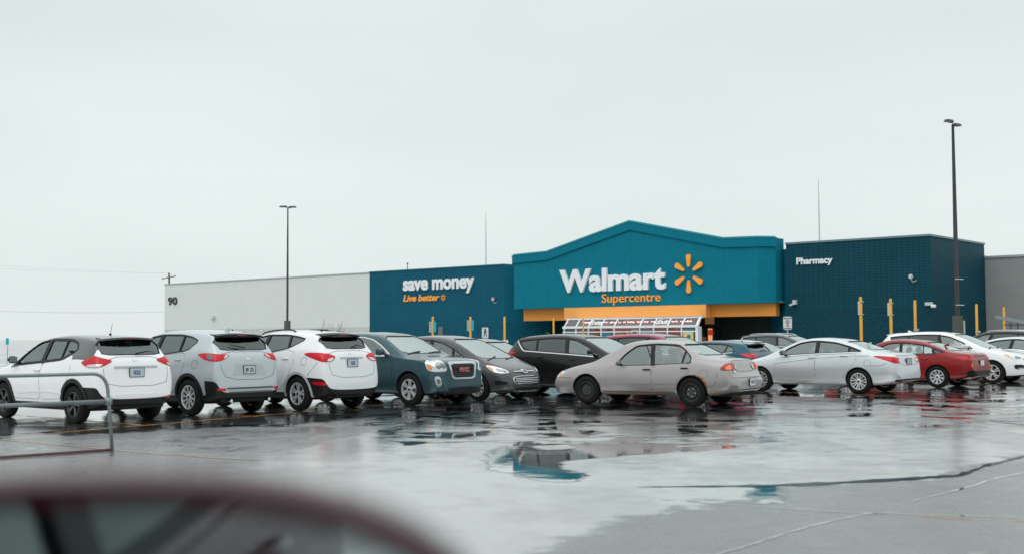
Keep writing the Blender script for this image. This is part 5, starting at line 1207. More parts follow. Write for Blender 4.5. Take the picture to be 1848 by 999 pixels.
def crossover_white():
    P = paint('white_paint', (.84, .85, .87), 0, .3); RB = M_('roof_black', (.03, .034, .04), rough=.2, coat=1, spec=.8)
    sp = dict(lean=1, paint=P, paint2=RB, two_tone=(.28, 3.2), clad=[(-1, .75, 3), (.7, 5, 2)], sil=[(0, .55), (.03, .70), (.06, .86), (.09, 1.06), (.16, 1.18), (.32, 1.36), (.40, 1.49), (.46, 1.535), (.9, 1.58), (1.5, 1.60), (2.0, 1.575), (2.4, 1.50), (2.75, 1.34), (3.2, 1.09), (3.35, 1.04), (3.9, .96), (4.14, .83), (4.24, .65), (4.3, .5)],
              bot=[(0, .34), (.25, .26), (.6, .2), (3.8, .19), (4.3, .24)], belt=[(0, 1.02), (.5, 1.17), (.9, 1.17), (1.5, 1.10), (3.1, 1.0), (3.8, .9), (4.3, .65)],
              plan=[(0, .66), (.05, .78), (.15, .85), (.5, .885), (2.2, .885), (3.7, .87), (4.1, .78), (4.24, .64), (4.3, .5)], roofw=.60, wheels=(.80, 3.42), wr=.335, arch=.05,
              cabin=(.5, 3.0), cabmid=1.8, ws=[(-.62, 1.12), (.62, 1.12), (.55, 1.49), (-.55, 1.49)], rw=[(-.62, 1.215), (.62, 1.215), (.67, 1.40), (.58, 1.475), (-.58, 1.475), (-.67, 1.40)],
              dlo=[[(.80, 1.31), (.86, 1.43), (1.10, 1.49), (1.9, 1.50), (2.27, 1.455), (2.62, 1.30), (3.02, 1.06), (3.08, 1.01), (2.1, 1.085), (1.28, 1.14)]],
              rim=dict(n=5, dbl=.13, R=.225, w=(.03, .035), mat=M_('dark_alloy', (.08, .085, .09), rough=.3, metal=.8)))
    c = Car('crossover_car', sp)
    c.glaze([([(1.98, 1.06), (1.86, 1.52), (2.5, 1.48), (3.16, .98)], GCLEAR), ([(.76, 1.28), (.80, 1.47), (1.84, 1.54), (1.95, 1.06), (1.25, 1.11)], GCLEAR)], rw=glass('pale_glass', (.5, .6, .58), 1.5))
    c.patch('window_frame', sp['dlo'][0], 'L', BLK, .003, .006, 1, .08, (.02, .022), True, None, .15)
    c.strip('door_pillar', [(1.99, 1.07), (1.84, 1.5)], 'L', .12, BLK, .004, .01, True); c.strip('window_divider', [(1.33, 1.13), (1.22, 1.49)], 'L', .035, BLK, .004, .01, True)
    c.door([(1.98, .40), (2.02, .9), (1.96, 1.06), (2.95, 1.0), (3.05, .93), (3.02, .5), (2.96, .40)])
    c.door([(1.18, .52), (1.3, .42), (1.96, .40), (2.0, .9), (1.94, 1.06), (1.28, 1.11), (.92, 1.22), (.92, 1.0), (1.02, .75)])
    c.handle(2.12, .93, P, .19); c.handle(1.05, 1.28, BLK, .12)
    c.strip('body_crease', [(1.2, .52), (1.9, .56), (2.8, .5)], 'L', .03, P, .012, .014, True)
    c.arches(.07)
    c.patch('taillight', [(.58, .88, 1.09), (.28, .87, 1.17), (.2, .86, 1.215), (.1, .80, 1.18), (.06, .50, 1.12), (.07, .70, 1.02), (.12, .82, .99), (.35, .88, 1.0)], 'BL', REDL, .010, .02, 1, .04, None, True)
    c.patch('taillight_lens', [(.38, .88, 1.015), (.33, .87, 1.05), (.12, .81, 1.06), (.09, .68, 1.06), (.1, .75, 1.01), (.2, .85, 1.0)], 'BL', CLR, .014, .02, 1, .04, None, True)
    c.patch('tailgate_gap', [(-.62, .66), (-.70, .90), (-.62, 1.18), (.62, 1.18), (.70, .90), (.62, .66)], 'B', GAPM, .002, .003, 1, .08, (.003, .004))
    c.strip('plate_ledge', [(-.46, 1.0), (.46, 1.0)], 'B', .035, M_('white_shade', (.45, .47, .5), rough=.4), .012, .016)
    c.plate(0, .90, '022', m=M_('plate_blue', (.5, .58, .66), rough=.4)); c.patch('badge', [(-.05, 1.10), (-.05, 1.155), (.05, 1.155), (.05, 1.10)], 'B', CHR, .006, .01, 2, .05)
    c.patch('rear_skid', [(-.70, .47), (-.72, .52), (.72, .52), (.70, .47), (.3, .44), (-.3, .44)], 'B', P, .03, .05, 1, .06); c.patch('reflector', [(.72, .42), (.72, .455), (.60, .455), (.60, .42)], 'B', REDL, .012, .02, 0, .05, None, True)
    bm = bmesh.new(); tube(bm, [(.02, .5, .3), (.3, .5, .3)], .03, 10); box(bm, (.3, 0, .32), (.45, 1.2, .12)); fin('exhaust_pipe', bm, UNDER, c.root)
    c.spoiler(.42, 1.55, .56, RB, .13); c.wiper([(-.05, 1.215), (-.3, 1.25), (-.46, 1.24)]); c.antenna(.95, 'whip', BLK, -.1, .2)
    c.patch('headlight', [(4.24, .45, .72), (4.1, .7, .84), (3.8, .87, .9), (3.95, .87, .8), (4.2, .66, .68)], 'FL', CLR, .006, .02, 1, .05, None, True)
    c.patch('grille', [(-.25, .5), (-.4, .75), (.4, .75), (.25, .5)], 'F', BLK, .004, .01, 1, .06)
    c.mirror_part(2.92, 1.06, BLK, BLK, (.14, .19, .14)); c.wheel_set(); c.interior((1.95,), 1.1, SEAT, 2.7)
    return c

def crossover_silver():
    P = paint('ice_silver_paint', (.47, .52, .55), .3, .3)
    sp = dict(lean=1, paint=P, clad=[(-1, .4, 3), (.3, 5, 2)], sil=[(0, .55), (.03, .72), (.06, .92), (.09, 1.10), (.15, 1.22), (.28, 1.36), (.40, 1.52), (.46, 1.60), (.8, 1.645), (1.3, 1.68), (1.9, 1.685), (2.4, 1.64), (2.7, 1.55), (3.05, 1.36), (3.5, 1.12), (3.65, 1.07), (4.05, 1.0), (4.35, .87), (4.48, .7), (4.55, .5)],
              bot=[(0, .36), (.25, .28), (.6, .22), (4.1, .21), (4.55, .26)], belt=[(0, 1.05), (.5, 1.25), (1.0, 1.24), (1.8, 1.17), (3.3, 1.05), (4.0, .93), (4.55, .65)],
              plan=[(0, .68), (.05, .80), (.15, .88), (.5, .915), (2.2, .92), (3.9, .90), (4.3, .80), (4.47, .66), (4.55, .5)], roofw=.60, wheels=(.92, 3.62), wr=.355, arch=.05,
              cabin=(.5, 3.3), cabmid=2.0, ws=[(-.66, 1.15), (.66, 1.15), (.56, 1.57), (-.56, 1.57)], rw=[(-.60, 1.27), (.60, 1.27), (.70, 1.42), (.60, 1.52), (-.60, 1.52), (-.70, 1.42)],
              dlo=[[(.72, 1.455), (.98, 1.535), (1.3, 1.575), (2.0, 1.58), (2.4, 1.53), (2.75, 1.37), (3.1, 1.16), (3.15, 1.10), (1.9, 1.185), (1.02, 1.265)]],
              rim=dict(n=10, dbl=0, R=.235, w=(.026, .036)))
    c = Car('crossover_car', sp)
    c.glaze([([(2.16, 1.14), (1.98, 1.6), (2.6, 1.55), (3.24, 1.07)], GCLEAR), ([(.68, 1.44), (.95, 1.56), (1.96, 1.62), (2.13, 1.14), (1.0, 1.23)], GTINT)], rw=GDARK)
    c.patch('window_frame', sp['dlo'][0], 'L', BLK, .003, .006, 1, .08, (.012, .014), True, None, .15)
    c.strip('door_pillar', [(2.16, 1.17), (1.98, 1.58)], 'L', .10, BLK, .004, .01, True); c.strip('window_divider', [(1.3, 1.25), (1.22, 1.57)], 'L', .05, BLK, .004, .01, True)
    c.door([(2.14, .42), (2.2, .95), (2.14, 1.14), (3.15, 1.06), (3.25, .98), (3.22, .5), (3.16, .42)])
    c.door([(1.34, .55), (1.46, .44), (2.12, .42), (2.18, .95), (2.12, 1.145), (1.10, 1.225), (1.06, 1.0), (1.16, .80)])
    c.handle(1.30, 1.08, P, .2); c.handle(2.3, 1.02, P, .2); c.arches(.06)
    c.patch('fuel_flap', [(.62, .92), (.62, 1.08), (.80, 1.08), (.80, .92)], 'L', GAPM, .0015, .002, 1, .1, (.003, .003))
    c.patch('taillight', [(.68, .9, 1.20), (.3, .9, 1.225), (.1, .80, 1.20), (.06, .48, 1.19), (.07, .66, 1.08), (.12, .83, 1.05), (.35, .9, 1.08)], 'BL', REDL, .010, .02, 1, .04, None, True)
    c.patch('taillight_lens', [(.30, .9, 1.09), (.34, .9, 1.20), (.20, .86, 1.20), (.16, .85, 1.09)], 'BL', LAMPD, .014, .02, 1, .04, None, True)
    c.patch('reversing_light', [(.07, .62, 1.18), (.06, .52, 1.18), (.07, .66, 1.10)], 'BL', CLR, .014, .02, 1, .04, None, True)
    c.patch('tailgate_gap', [(-.6, .70), (-.74, 1.0), (-.70, 1.24), (.70, 1.24), (.74, 1.0), (.6, .70)], 'B', GAPM, .002, .003, 1, .08, (.003, .004))
    c.patch('plate_recess', [(-.46, .78), (-.34, 1.0), (.34, 1.0), (.46, .78)], 'B', M_('silver_recess', (.42, .455, .48), rough=.4), .003, .004, 1, .06, None, False, None, .08)
    c.plate(0, .89, 'JR 22', m=M_('plate_pale', (.52, .57, .6), rough=.4)); c.patch('badge', [(-.06, 1.07), (-.05, 1.13), (.05, 1.13), (.06, 1.07)], 'B', CHR, .006, .01, 2, .05)
    c.strip('rear_bumper_rib', [(-.6, .54), (.6, .54)], 'B', .03, M_('grey_plastic', (.07, .075, .075), rough=.5), .02, .03); c.strip('rear_bumper_rib', [(-.55, .46), (.55, .46)], 'B', .03, M_('grey_plastic', (.07, .075, .075), rough=.5), .02, .03)
    c.patch('reflector', [(.80, .50), (.80, .545), (.64, .545), (.64, .50)], 'B', REDL, .012, .02, 0, .05, None, True)
    bm = bmesh.new(); tube(bm, [(.0, .5, .3), (.3, .5, .3)], .035, 10); tube(bm, [(.0, -.5, .3), (.3, -.5, .3)], .035, 10); fin('exhaust_pipe', bm, CHR, c.root)
    bm = bmesh.new(); box(bm, (.4, 0, .34), (.6, 1.3, .14)); fin('underbody_pan', bm, UNDER, c.root)
    c.spoiler(.46, 1.60, .60, BLK, .16); c.wiper([(0, 1.29), (.2, 1.33), (.36, 1.36)]); c.antenna(.8, 'fin')
    c.patch('headlight', [(4.5, .45, .75), (4.3, .72, .9), (4.0, .9, .95), (4.2, .88, .83), (4.44, .66, .72)], 'FL', CLR, .006, .02, 1, .05, None, True)
    c.patch('grille', [(-.3, .5), (-.45, .8), (.45, .8), (.3, .5)], 'F', BLK, .004, .01, 1, .06)
    c.mirror_part(3.0, 1.15, P, BLK); c.wheel_set(); c.interior((2.1,), 1.2, SEAT, 2.9)
    return c

def suv_white():
    P = paint('pearl_white_paint', (.76, .78, .80), 0, .3)
    sp = dict(lean=1, paint=P, clad=[(-1, .6, 3), (.5, 5, 2)], sil=[(0, .55), (.03, .72), (.06, .90), (.10, 1.10), (.18, 1.22), (.34, 1.38), (.44, 1.50), (.50, 1.57), (.9, 1.62), (1.5, 1.66), (2.0, 1.655), (2.4, 1.60), (2.7, 1.50), (3.05, 1.32), (3.45, 1.10), (3.6, 1.05), (3.95, .98), (4.22, .85), (4.34, .68), (4.4, .5)],
              bot=[(0, .34), (.25, .27), (.6, .21), (4.0, .2), (4.4, .26)], belt=[(0, 1.04), (.5, 1.23), (1.0, 1.23), (1.8, 1.16), (3.2, 1.03), (3.9, .91), (4.4, .65)],
              plan=[(0, .68), (.05, .79), (.15, .86), (.5, .90), (2.2, .91), (3.8, .89), (4.15, .80), (4.33, .66), (4.4, .5)], roofw=.58, wheels=(.88, 3.52), wr=.345, arch=.05,
              cabin=(.55, 3.2), cabmid=1.9, ws=[(-.65, 1.13), (.65, 1.13), (.55, 1.55), (-.55, 1.55)], rw=[(-.58, 1.26), (.58, 1.26), (.68, 1.42), (.60, 1.50), (-.60, 1.50), (-.68, 1.42)],
              dlo=[[(.70, 1.46), (.95, 1.51), (1.3, 1.55), (1.95, 1.555), (2.35, 1.50), (2.7, 1.35), (3.05, 1.14), (3.1, 1.08), (1.85, 1.185), (1.2, 1.28)]],
              rim=dict(n=5, dbl=.20, R=.23, w=(.028, .036)))
    c = Car('suv_car', sp)
    c.glaze([([(2.08, 1.14), (1.93, 1.58), (2.5, 1.53), (3.2, 1.05)], GCLEAR), ([(.66, 1.45), (.95, 1.54), (1.91, 1.6), (2.05, 1.14), (1.2, 1.25)], GTINT)], rw=GDARK)
    c.patch('window_frame', sp['dlo'][0], 'L', BLK, .003, .006, 1, .08, (.012, .012), True, None, .15)
    c.strip('door_pillar', [(2.1, 1.17), (1.93, 1.55)], 'L', .10, BLK, .004, .01, True); c.strip('window_divider', [(1.24, 1.27), (1.2, 1.54)], 'L', .05, BLK, .004, .01, True)
    c.door([(2.08, .42), (2.14, .92), (2.08, 1.13), (3.05, 1.05), (3.15, .97), (3.12, .5), (3.06, .42)])
    c.door([(1.30, .55), (1.42, .44), (2.06, .42), (2.12, .92), (2.06, 1.14), (1.25, 1.24), (1.02, 1.2), (1.0, 1.0), (1.12, .78)])
    c.handle(1.28, 1.06, P, .2); c.handle(2.22, 1.0, P, .2); c.arches(.05, m=M_('silver_arch', (.45, .47, .48), rough=.35))
    c.patch('fuel_flap', [(.58, .93), (.58, 1.08), (.76, 1.08), (.76, .93)], 'L', GAPM, .0015, .002, 1, .1, (.003, .003))
    c.strip('bumper_gap', [(.55, .72), (.42, .84), (.26, .99)], 'L', .008, UNDER, .002, .003, True)
    c.patch('taillight', [(.68, .9, 1.16), (.5, .9, 1.19), (.2, .86, 1.19), (.08, .70, 1.17), (.06, .50, 1.11), (.07, .58, 1.01), (.12, .80, .99), (.35, .9, 1.06)], 'BL', REDL, .010, .02, 1, .04, None, True)
    c.patch('reversing_light', [(.08, .70, 1.07), (.07, .54, 1.09), (.07, .60, 1.02), (.09, .74, 1.01)], 'BL', CLR, .014, .02, 1, .04, None, True)
    c.patch('tailgate_gap', [(-.60, .68), (-.70, .95), (-.64, 1.22), (.64, 1.22), (.70, .95), (.60, .68)], 'B', GAPM, .002, .003, 1, .08, (.003, .004))
    c.strip('plate_ledge', [(-.34, 1.08), (.34, 1.08)], 'B', .03, M_('white_shade', (.45, .47, .5), rough=.4), .012, .016)
    c.plate(0, .97, '102', m=M_('plate_blue', (.5, .58, .66), rough=.4)); c.patch('badge', [(-.06, 1.15), (-.05, 1.19), (.05, 1.19), (.06, 1.15)], 'B', CHR, .006, .01, 2, .05)
    c.patch('reflector', [(.42, .9, .60), (.1, .82, .60), (.08, .70, .53), (.3, .88, .53)], 'BL', REDL, .012, .02, 1, .05, None, True)
    bm = bmesh.new(); tube(bm, [(.0, .5, .3), (.3, .5, .3)], .03, 10); box(bm, (.4, 0, .34), (.6, 1.3, .14)); fin('exhaust_pipe', bm, UNDER, c.root)
    c.spoiler(.50, 1.58, .56, BLK, .14); c.wiper([(-.1, 1.27), (-.3, 1.31), (-.46, 1.29)]); c.antenna(1.05, 'whip', BLK, -.12, .24)
    c.rails(1.3, 2.5, .52, BLK, .04)
    c.patch('headlight', [(4.34, .45, .75), (4.2, .7, .88), (3.9, .88, .93), (4.05, .87, .8), (4.3, .66, .7)], 'FL', CLR, .006, .02, 1, .05, None, True)
    c.patch('grille', [(-.3, .45), (-.4, .78), (.4, .78), (.3, .45)], 'F', BLK, .004, .01, 1, .06)
    c.mirror_part(2.95, 1.13, P, BLK); c.wheel_set(); c.interior((2.0,), 1.1, SEAT, 2.8)
    return c

def suv_teal():
    P = paint('slate_teal_paint', (.030, .082, .100), .25, .33)
    sp = dict(lean=-.7, paint=P, clad=[(4.3, 5, 1), (-1, 4.3, 1)], sil=[(0, .55), (.03, .75), (.07, 1.0), (.12, 1.15), (.3, 1.40), (.38, 1.56), (.9, 1.63), (1.5, 1.655), (2.1, 1.655), (2.55, 1.615), (2.85, 1.52), (3.2, 1.33), (3.55, 1.14), (3.68, 1.10), (4.15, 1.07), (4.45, 1.035), (4.60, 1.0), (4.64, .93), (4.655, .80), (4.67, .62), (4.70, .42)],
              bot=[(0, .36), (.25, .28), (.6, .22), (4.2, .22), (4.7, .26)], belt=[(0, 1.03), (.5, 1.1), (1.8, 1.09), (3.4, 1.07), (4.2, 1.0), (4.7, .8)],
              plan=[(0, .70), (.05, .82), (.15, .89), (.5, .92), (2.2, .925), (4.1, .92), (4.4, .87), (4.56, .78), (4.66, .68), (4.70, .58)], roofw=.62, wheels=(.95, 3.80), wr=.362, arch=.05, sh=.97,
              cabin=(.5, 3.4), cabmid=2.0, ws=[(-.70, 1.16), (.70, 1.16), (.59, 1.56), (-.59, 1.56)], rw=[(-.64, 1.18), (.64, 1.18), (.60, 1.50), (-.60, 1.50)],
              dlo=[[(.55, 1.16), (.70, 1.48), (1.4, 1.53), (2.2, 1.53), (2.55, 1.47), (2.85, 1.33), (3.15, 1.14), (3.15, 1.11), (1.5, 1.13)]],
              rim=dict(n=6, dbl=.12, R=.235, w=(.045, .05)))
    c = Car('suv_car', sp)
    c.glaze([([(2.12, 1.09), (2.0, 1.57), (2.7, 1.5), (3.25, 1.07)], GCLEAR), ([(.48, 1.12), (.64, 1.52), (1.97, 1.57), (2.09, 1.09)], GTINT)])
    c.patch('window_trim', sp['dlo'][0], 'L', CHR, .005, .008, 1, .08, (.018, .010), True, None, .15)
    c.strip('door_pillar', [(2.1, 1.12), (1.98, 1.54)], 'L', .10, BLK, .003, .01, True)
    c.door([(2.12, .42), (2.16, .92), (2.1, 1.09), (3.16, 1.07), (3.28, 1.0), (3.26, .5), (3.18, .42)])
    c.door([(1.32, .55), (1.46, .44), (2.10, .42), (2.14, .92), (2.08, 1.09), (1.05, 1.11), (1.02, .98), (1.14, .80)])
    c.handle(2.28, .98, P, .2); c.handle(1.3, 1.0, P, .2); c.strip('side_moulding', [(1.45, .50), (2.09, .50)], 'L', .04, P, .014, .02, True); c.strip('side_moulding', [(2.14, .50), (3.2, .50)], 'L', .04, P, .014, .02, True)
    c.arches(.085, m=P)
    hl = [(4.30, .91, 1.015), (4.5, .82, 1.03), (4.60, .64, 1.02), (4.655, .50, .76), (4.50, .82, .76), (4.36, .9, .80)]
    c.patch('headlight', hl, 'FL', CLR, .010, .03, 1, .04, None, True)
    c.patch('headlight_reflector', [(4.50, .80, .97), (4.60, .62, .97), (4.64, .54, .82), (4.55, .78, .82)], 'FL', LAMPD, .014, .02, 1, .05, None, True)
    c.patch('turn_signal', [(4.37, .9, .93), (4.46, .86, .92), (4.48, .85, .80), (4.40, .88, .80)], 'FL', AMB, .016, .02, 1, .04, None, True)
    c.patch('grille_surround', [(-.50, .99), (.50, .99), (.40, .59), (-.40, .59)], 'F', CHR, .022, .04, 1, .05, rr=.1)
    c.patch('grille', [(-.41, .935), (.41, .935), (.335, .63), (-.335, .63)], 'F', BLK, .030, .02, 1, .05, rr=.1)
    for z in (.67, .715, .76, .87, .905): c.strip('grille_bar', [(-.36-(z-.66)*.2, z), (.36+(z-.66)*.2, z)], 'F', .012, M_('grille_dark', (.05, .055, .055), rough=.4), .04, .02)
    h, n = c.hit((9, 0, .80), Vector((-1, 0, 0)))
    q = Matrix.Translation((h.x+.05, 0, .755)) @ Matrix.Rotation(math.pi/2, 4, 'Z') @ Matrix.Rotation(math.pi/2, 4, 'X')
    text_mesh('badge', 'GMC', .125, M_('badge_red', (.55, .10, .13), rough=.3), c.root, .02, .002, sx=1.25, mat_world=q)
    text_mesh('badge_edge', 'GMC', .125, CHR, c.root, .012, .012, sx=1.25, mat_world=Matrix.Translation((-.006, 0, 0)) @ q)
    c.patch('fog_light', [(4.52, .84, .66), (4.62, .72, .66), (4.64, .70, .44), (4.58, .80, .42)], 'FL', CHR, .012, .03, 1, .05, None, True); c.patch('fog_lens', [(4.56, .80, .60), (4.62, .74, .60), (4.63, .73, .50), (4.58, .79, .50)], 'FL', LAMPD, .018, .03, 1, .05, None, True)
    c.patch('bumper_insert', [(-.50, .34), (-.55, .41), (.55, .41), (.50, .34)], 'F', BLK, .012, .03, 1, .06); c.patch('lower_bumper', [(-.72, .25), (-.74, .34), (.74, .34), (.72, .25)], 'F', BLK, .02, .05, 1, .06)
    c.strip('hood_gap', [(4.6, .56), (4.1, .72), (3.7, .76)], 'T', .008, UNDER, .002, .003, True); c.strip('bumper_gap', [(4.38, .76), (4.33, .62), (4.26, .5)], 'L', .008, UNDER, .002, .003, True)
    c.patch('taillight', [(.4, .92, 1.2), (.1, .85, 1.2), (.06, .6, 1.15), (.07, .6, .9), (.12, .86, .86), (.3, .92, .95)], 'BL', REDL, .008, .02, 1, .05, None, True)
    for a in ((.1, .58), (-.62, -.12)): c.strip('wiper', [(3.52, a[0]), (3.44, a[1])], 'T', .03, BLK, .012, .01)
    c.plate(0, .75, '', face='B'); c.mirror_part(3.0, 1.14, P, BLK, (.15, .22, .17)); c.wheel_set(); c.interior((2.2,), 1.3, SEAT, 3.0)
    return c

def mpv_grey():
    P = paint('graphite_paint', (.085, .088, .092), .4, .35)
    sp = dict(lean=-.7, paint=P, sil=[(0, .55), (.03, .72), (.08, .95), (.14, 1.08), (.34, 1.36), (.42, 1.48), (.9, 1.55), (1.5, 1.585), (2.0, 1.57), (2.4, 1.51), (2.8, 1.37), (3.25, 1.16), (3.65, .98), (3.8, .93), (4.1, .84), (4.28, .74), (4.36, .60), (4.41, .42)],
              bot=[(0, .32), (.25, .25), (.6, .2), (4.0, .18), (4.41, .22)], belt=[(0, .98), (.5, 1.08), (1.5, 1.03), (3.0, .93), (3.8, .82), (4.41, .62)],
              plan=[(0, .66), (.05, .80), (.15, .87), (.5, .905), (2.2, .915), (3.7, .90), (4.05, .83), (4.25, .72), (4.36, .60), (4.41, .48)], roofw=.58, wheels=(.90, 3.52), wr=.325, arch=.035,
              cabin=(.5, 3.4), cabmid=1.9, ws=[(-.70, 1.01), (.70, 1.01), (.55, 1.49), (-.55, 1.49)], rw=[(-.62, 1.12), (.62, 1.12), (.56, 1.42), (-.56, 1.42)],
              dlo=[[(.55, 1.15), (.70, 1.38), (1.3, 1.46), (1.9, 1.46), (2.3, 1.39), (2.75, 1.21), (3.15, .98), (3.15, .96), (1.6, 1.06)]],
              rim=dict(n=10, R=.22, w=(.02, .028), dbl=.06))
    c = Car('mpv_car', sp)
    c.glaze([([(2.02, .98), (1.9, 1.5), (2.5, 1.44), (3.25, .93)], GCLEAR), ([(.5, 1.12), (.66, 1.42), (1.88, 1.5), (2.0, .98)], GTINT)])
    c.patch('window_frame', sp['dlo'][0], 'L', BLK, .003, .006, 1, .08, (.012, .014), True, None, .15)
    c.strip('door_pillar', [(2.02, 1.02), (1.9, 1.47)], 'L', .10, BLK, .004, .01, True); c.strip('quarter_pillar', [(2.72, .98), (2.66, 1.27)], 'L', .06, BLK, .004, .01, True)
    c.door([(2.02, .32), (2.06, .85), (2.0, .98), (2.98, .93), (3.05, .86), (3.03, .5), (2.98, .32)])
    c.handle(2.18, .88, P, .2); c.handle(1.3, .93, P, .2)
    c.patch('headlight', [(3.78, .88, .86), (4.0, .85, .845), (4.22, .66, .77), (4.30, .55, .68), (4.20, .72, .655), (4.0, .85, .70)], 'FL', CLR, .008, .02, 1, .04, None, True)
    c.patch('headlight_reflector', [(4.02, .82, .80), (4.2, .66, .745), (4.26, .60, .69), (4.12, .78, .69)], 'FL', LAMPD, .012, .02, 1, .05, None, True)
    c.patch('turn_signal', [(3.84, .88, .83), (3.95, .86, .82), (4.06, .83, .72), (3.96, .86, .74)], 'FL', AMB, .014, .02, 1, .04, None, True)
    c.patch('grille_surround', [(-.46, .60), (.46, .60), (.54, .50), (.42, .37), (-.42, .37), (-.54, .50)], 'F', CHR, .014, .03, 1, .05)
    c.patch('grille', [(-.42, .585), (.42, .585), (.50, .50), (.39, .385), (-.39, .385), (-.50, .50)], 'F', BLK, .020, .02, 1, .05)
    for z, w in ((.42, .40), (.46, .44), (.50, .46), (.54, .44)): c.strip('grille_bar', [(-w, z), (w, z)], 'F', .016, ALLOY, .032, .014)
    c.patch('upper_grille', [(-.42, .735), (.42, .735), (.30, .675), (-.30, .675)], 'F', BLK, .008, .02, 1, .05); c.strip('grille_bar', [(-.4, .71), (.4, .71)], 'F', .022, CHR, .02, .02)
    c.patch('badge', [(-.09, .67), (-.09, .745), (.09, .745), (.09, .67)], 'F', M_('badge_blue', (.08, .14, .24), rough=.3, coat=1), .028, .03, 3, .05); c.patch('badge_rim', [(-.09, .67), (-.09, .745), (.09, .745), (.09, .67)], 'F', CHR, .032, .03, 3, .05, (.008, .006))
    c.patch('fog_recess', [(4.06, .84, .50), (4.3, .62, .46), (4.28, .62, .40), (4.06, .84, .38)], 'FL', BLK, .006, .01, 1, .05, None, True)
    c.patch('lower_grille', [(-.48, .32), (.48, .32), (.42, .25), (-.42, .25)], 'F', BLK, .008, .02, 1, .05); c.strip('front_lip', [(-.75, .235), (.75, .235)], 'F', .03, P, .03, .05)
    c.patch('taillight', [(.4, .92, 1.1), (.1, .85, 1.1), (.06, .6, 1.05), (.07, .6, .9), (.12, .86, .86), (.3, .92, .9)], 'BL', REDL, .008, .02, 1, .05, None, True)
    c.strip('hood_gap', [(4.25, .60), (3.95, .68), (3.7, .72)], 'T', .008, UNDER, .002, .003, True)
    for a in ((.1, .58), (-.62, -.12)): c.strip('wiper', [(3.66, a[0]), (3.5, a[1])], 'T', .03, BLK, .012, .01)
    c.mirror_part(2.95, .98, P, BLK, (.14, .2, .14)); c.wheel_set(); c.interior((2.1,), 1.2, SEAT, 2.9)
    return c

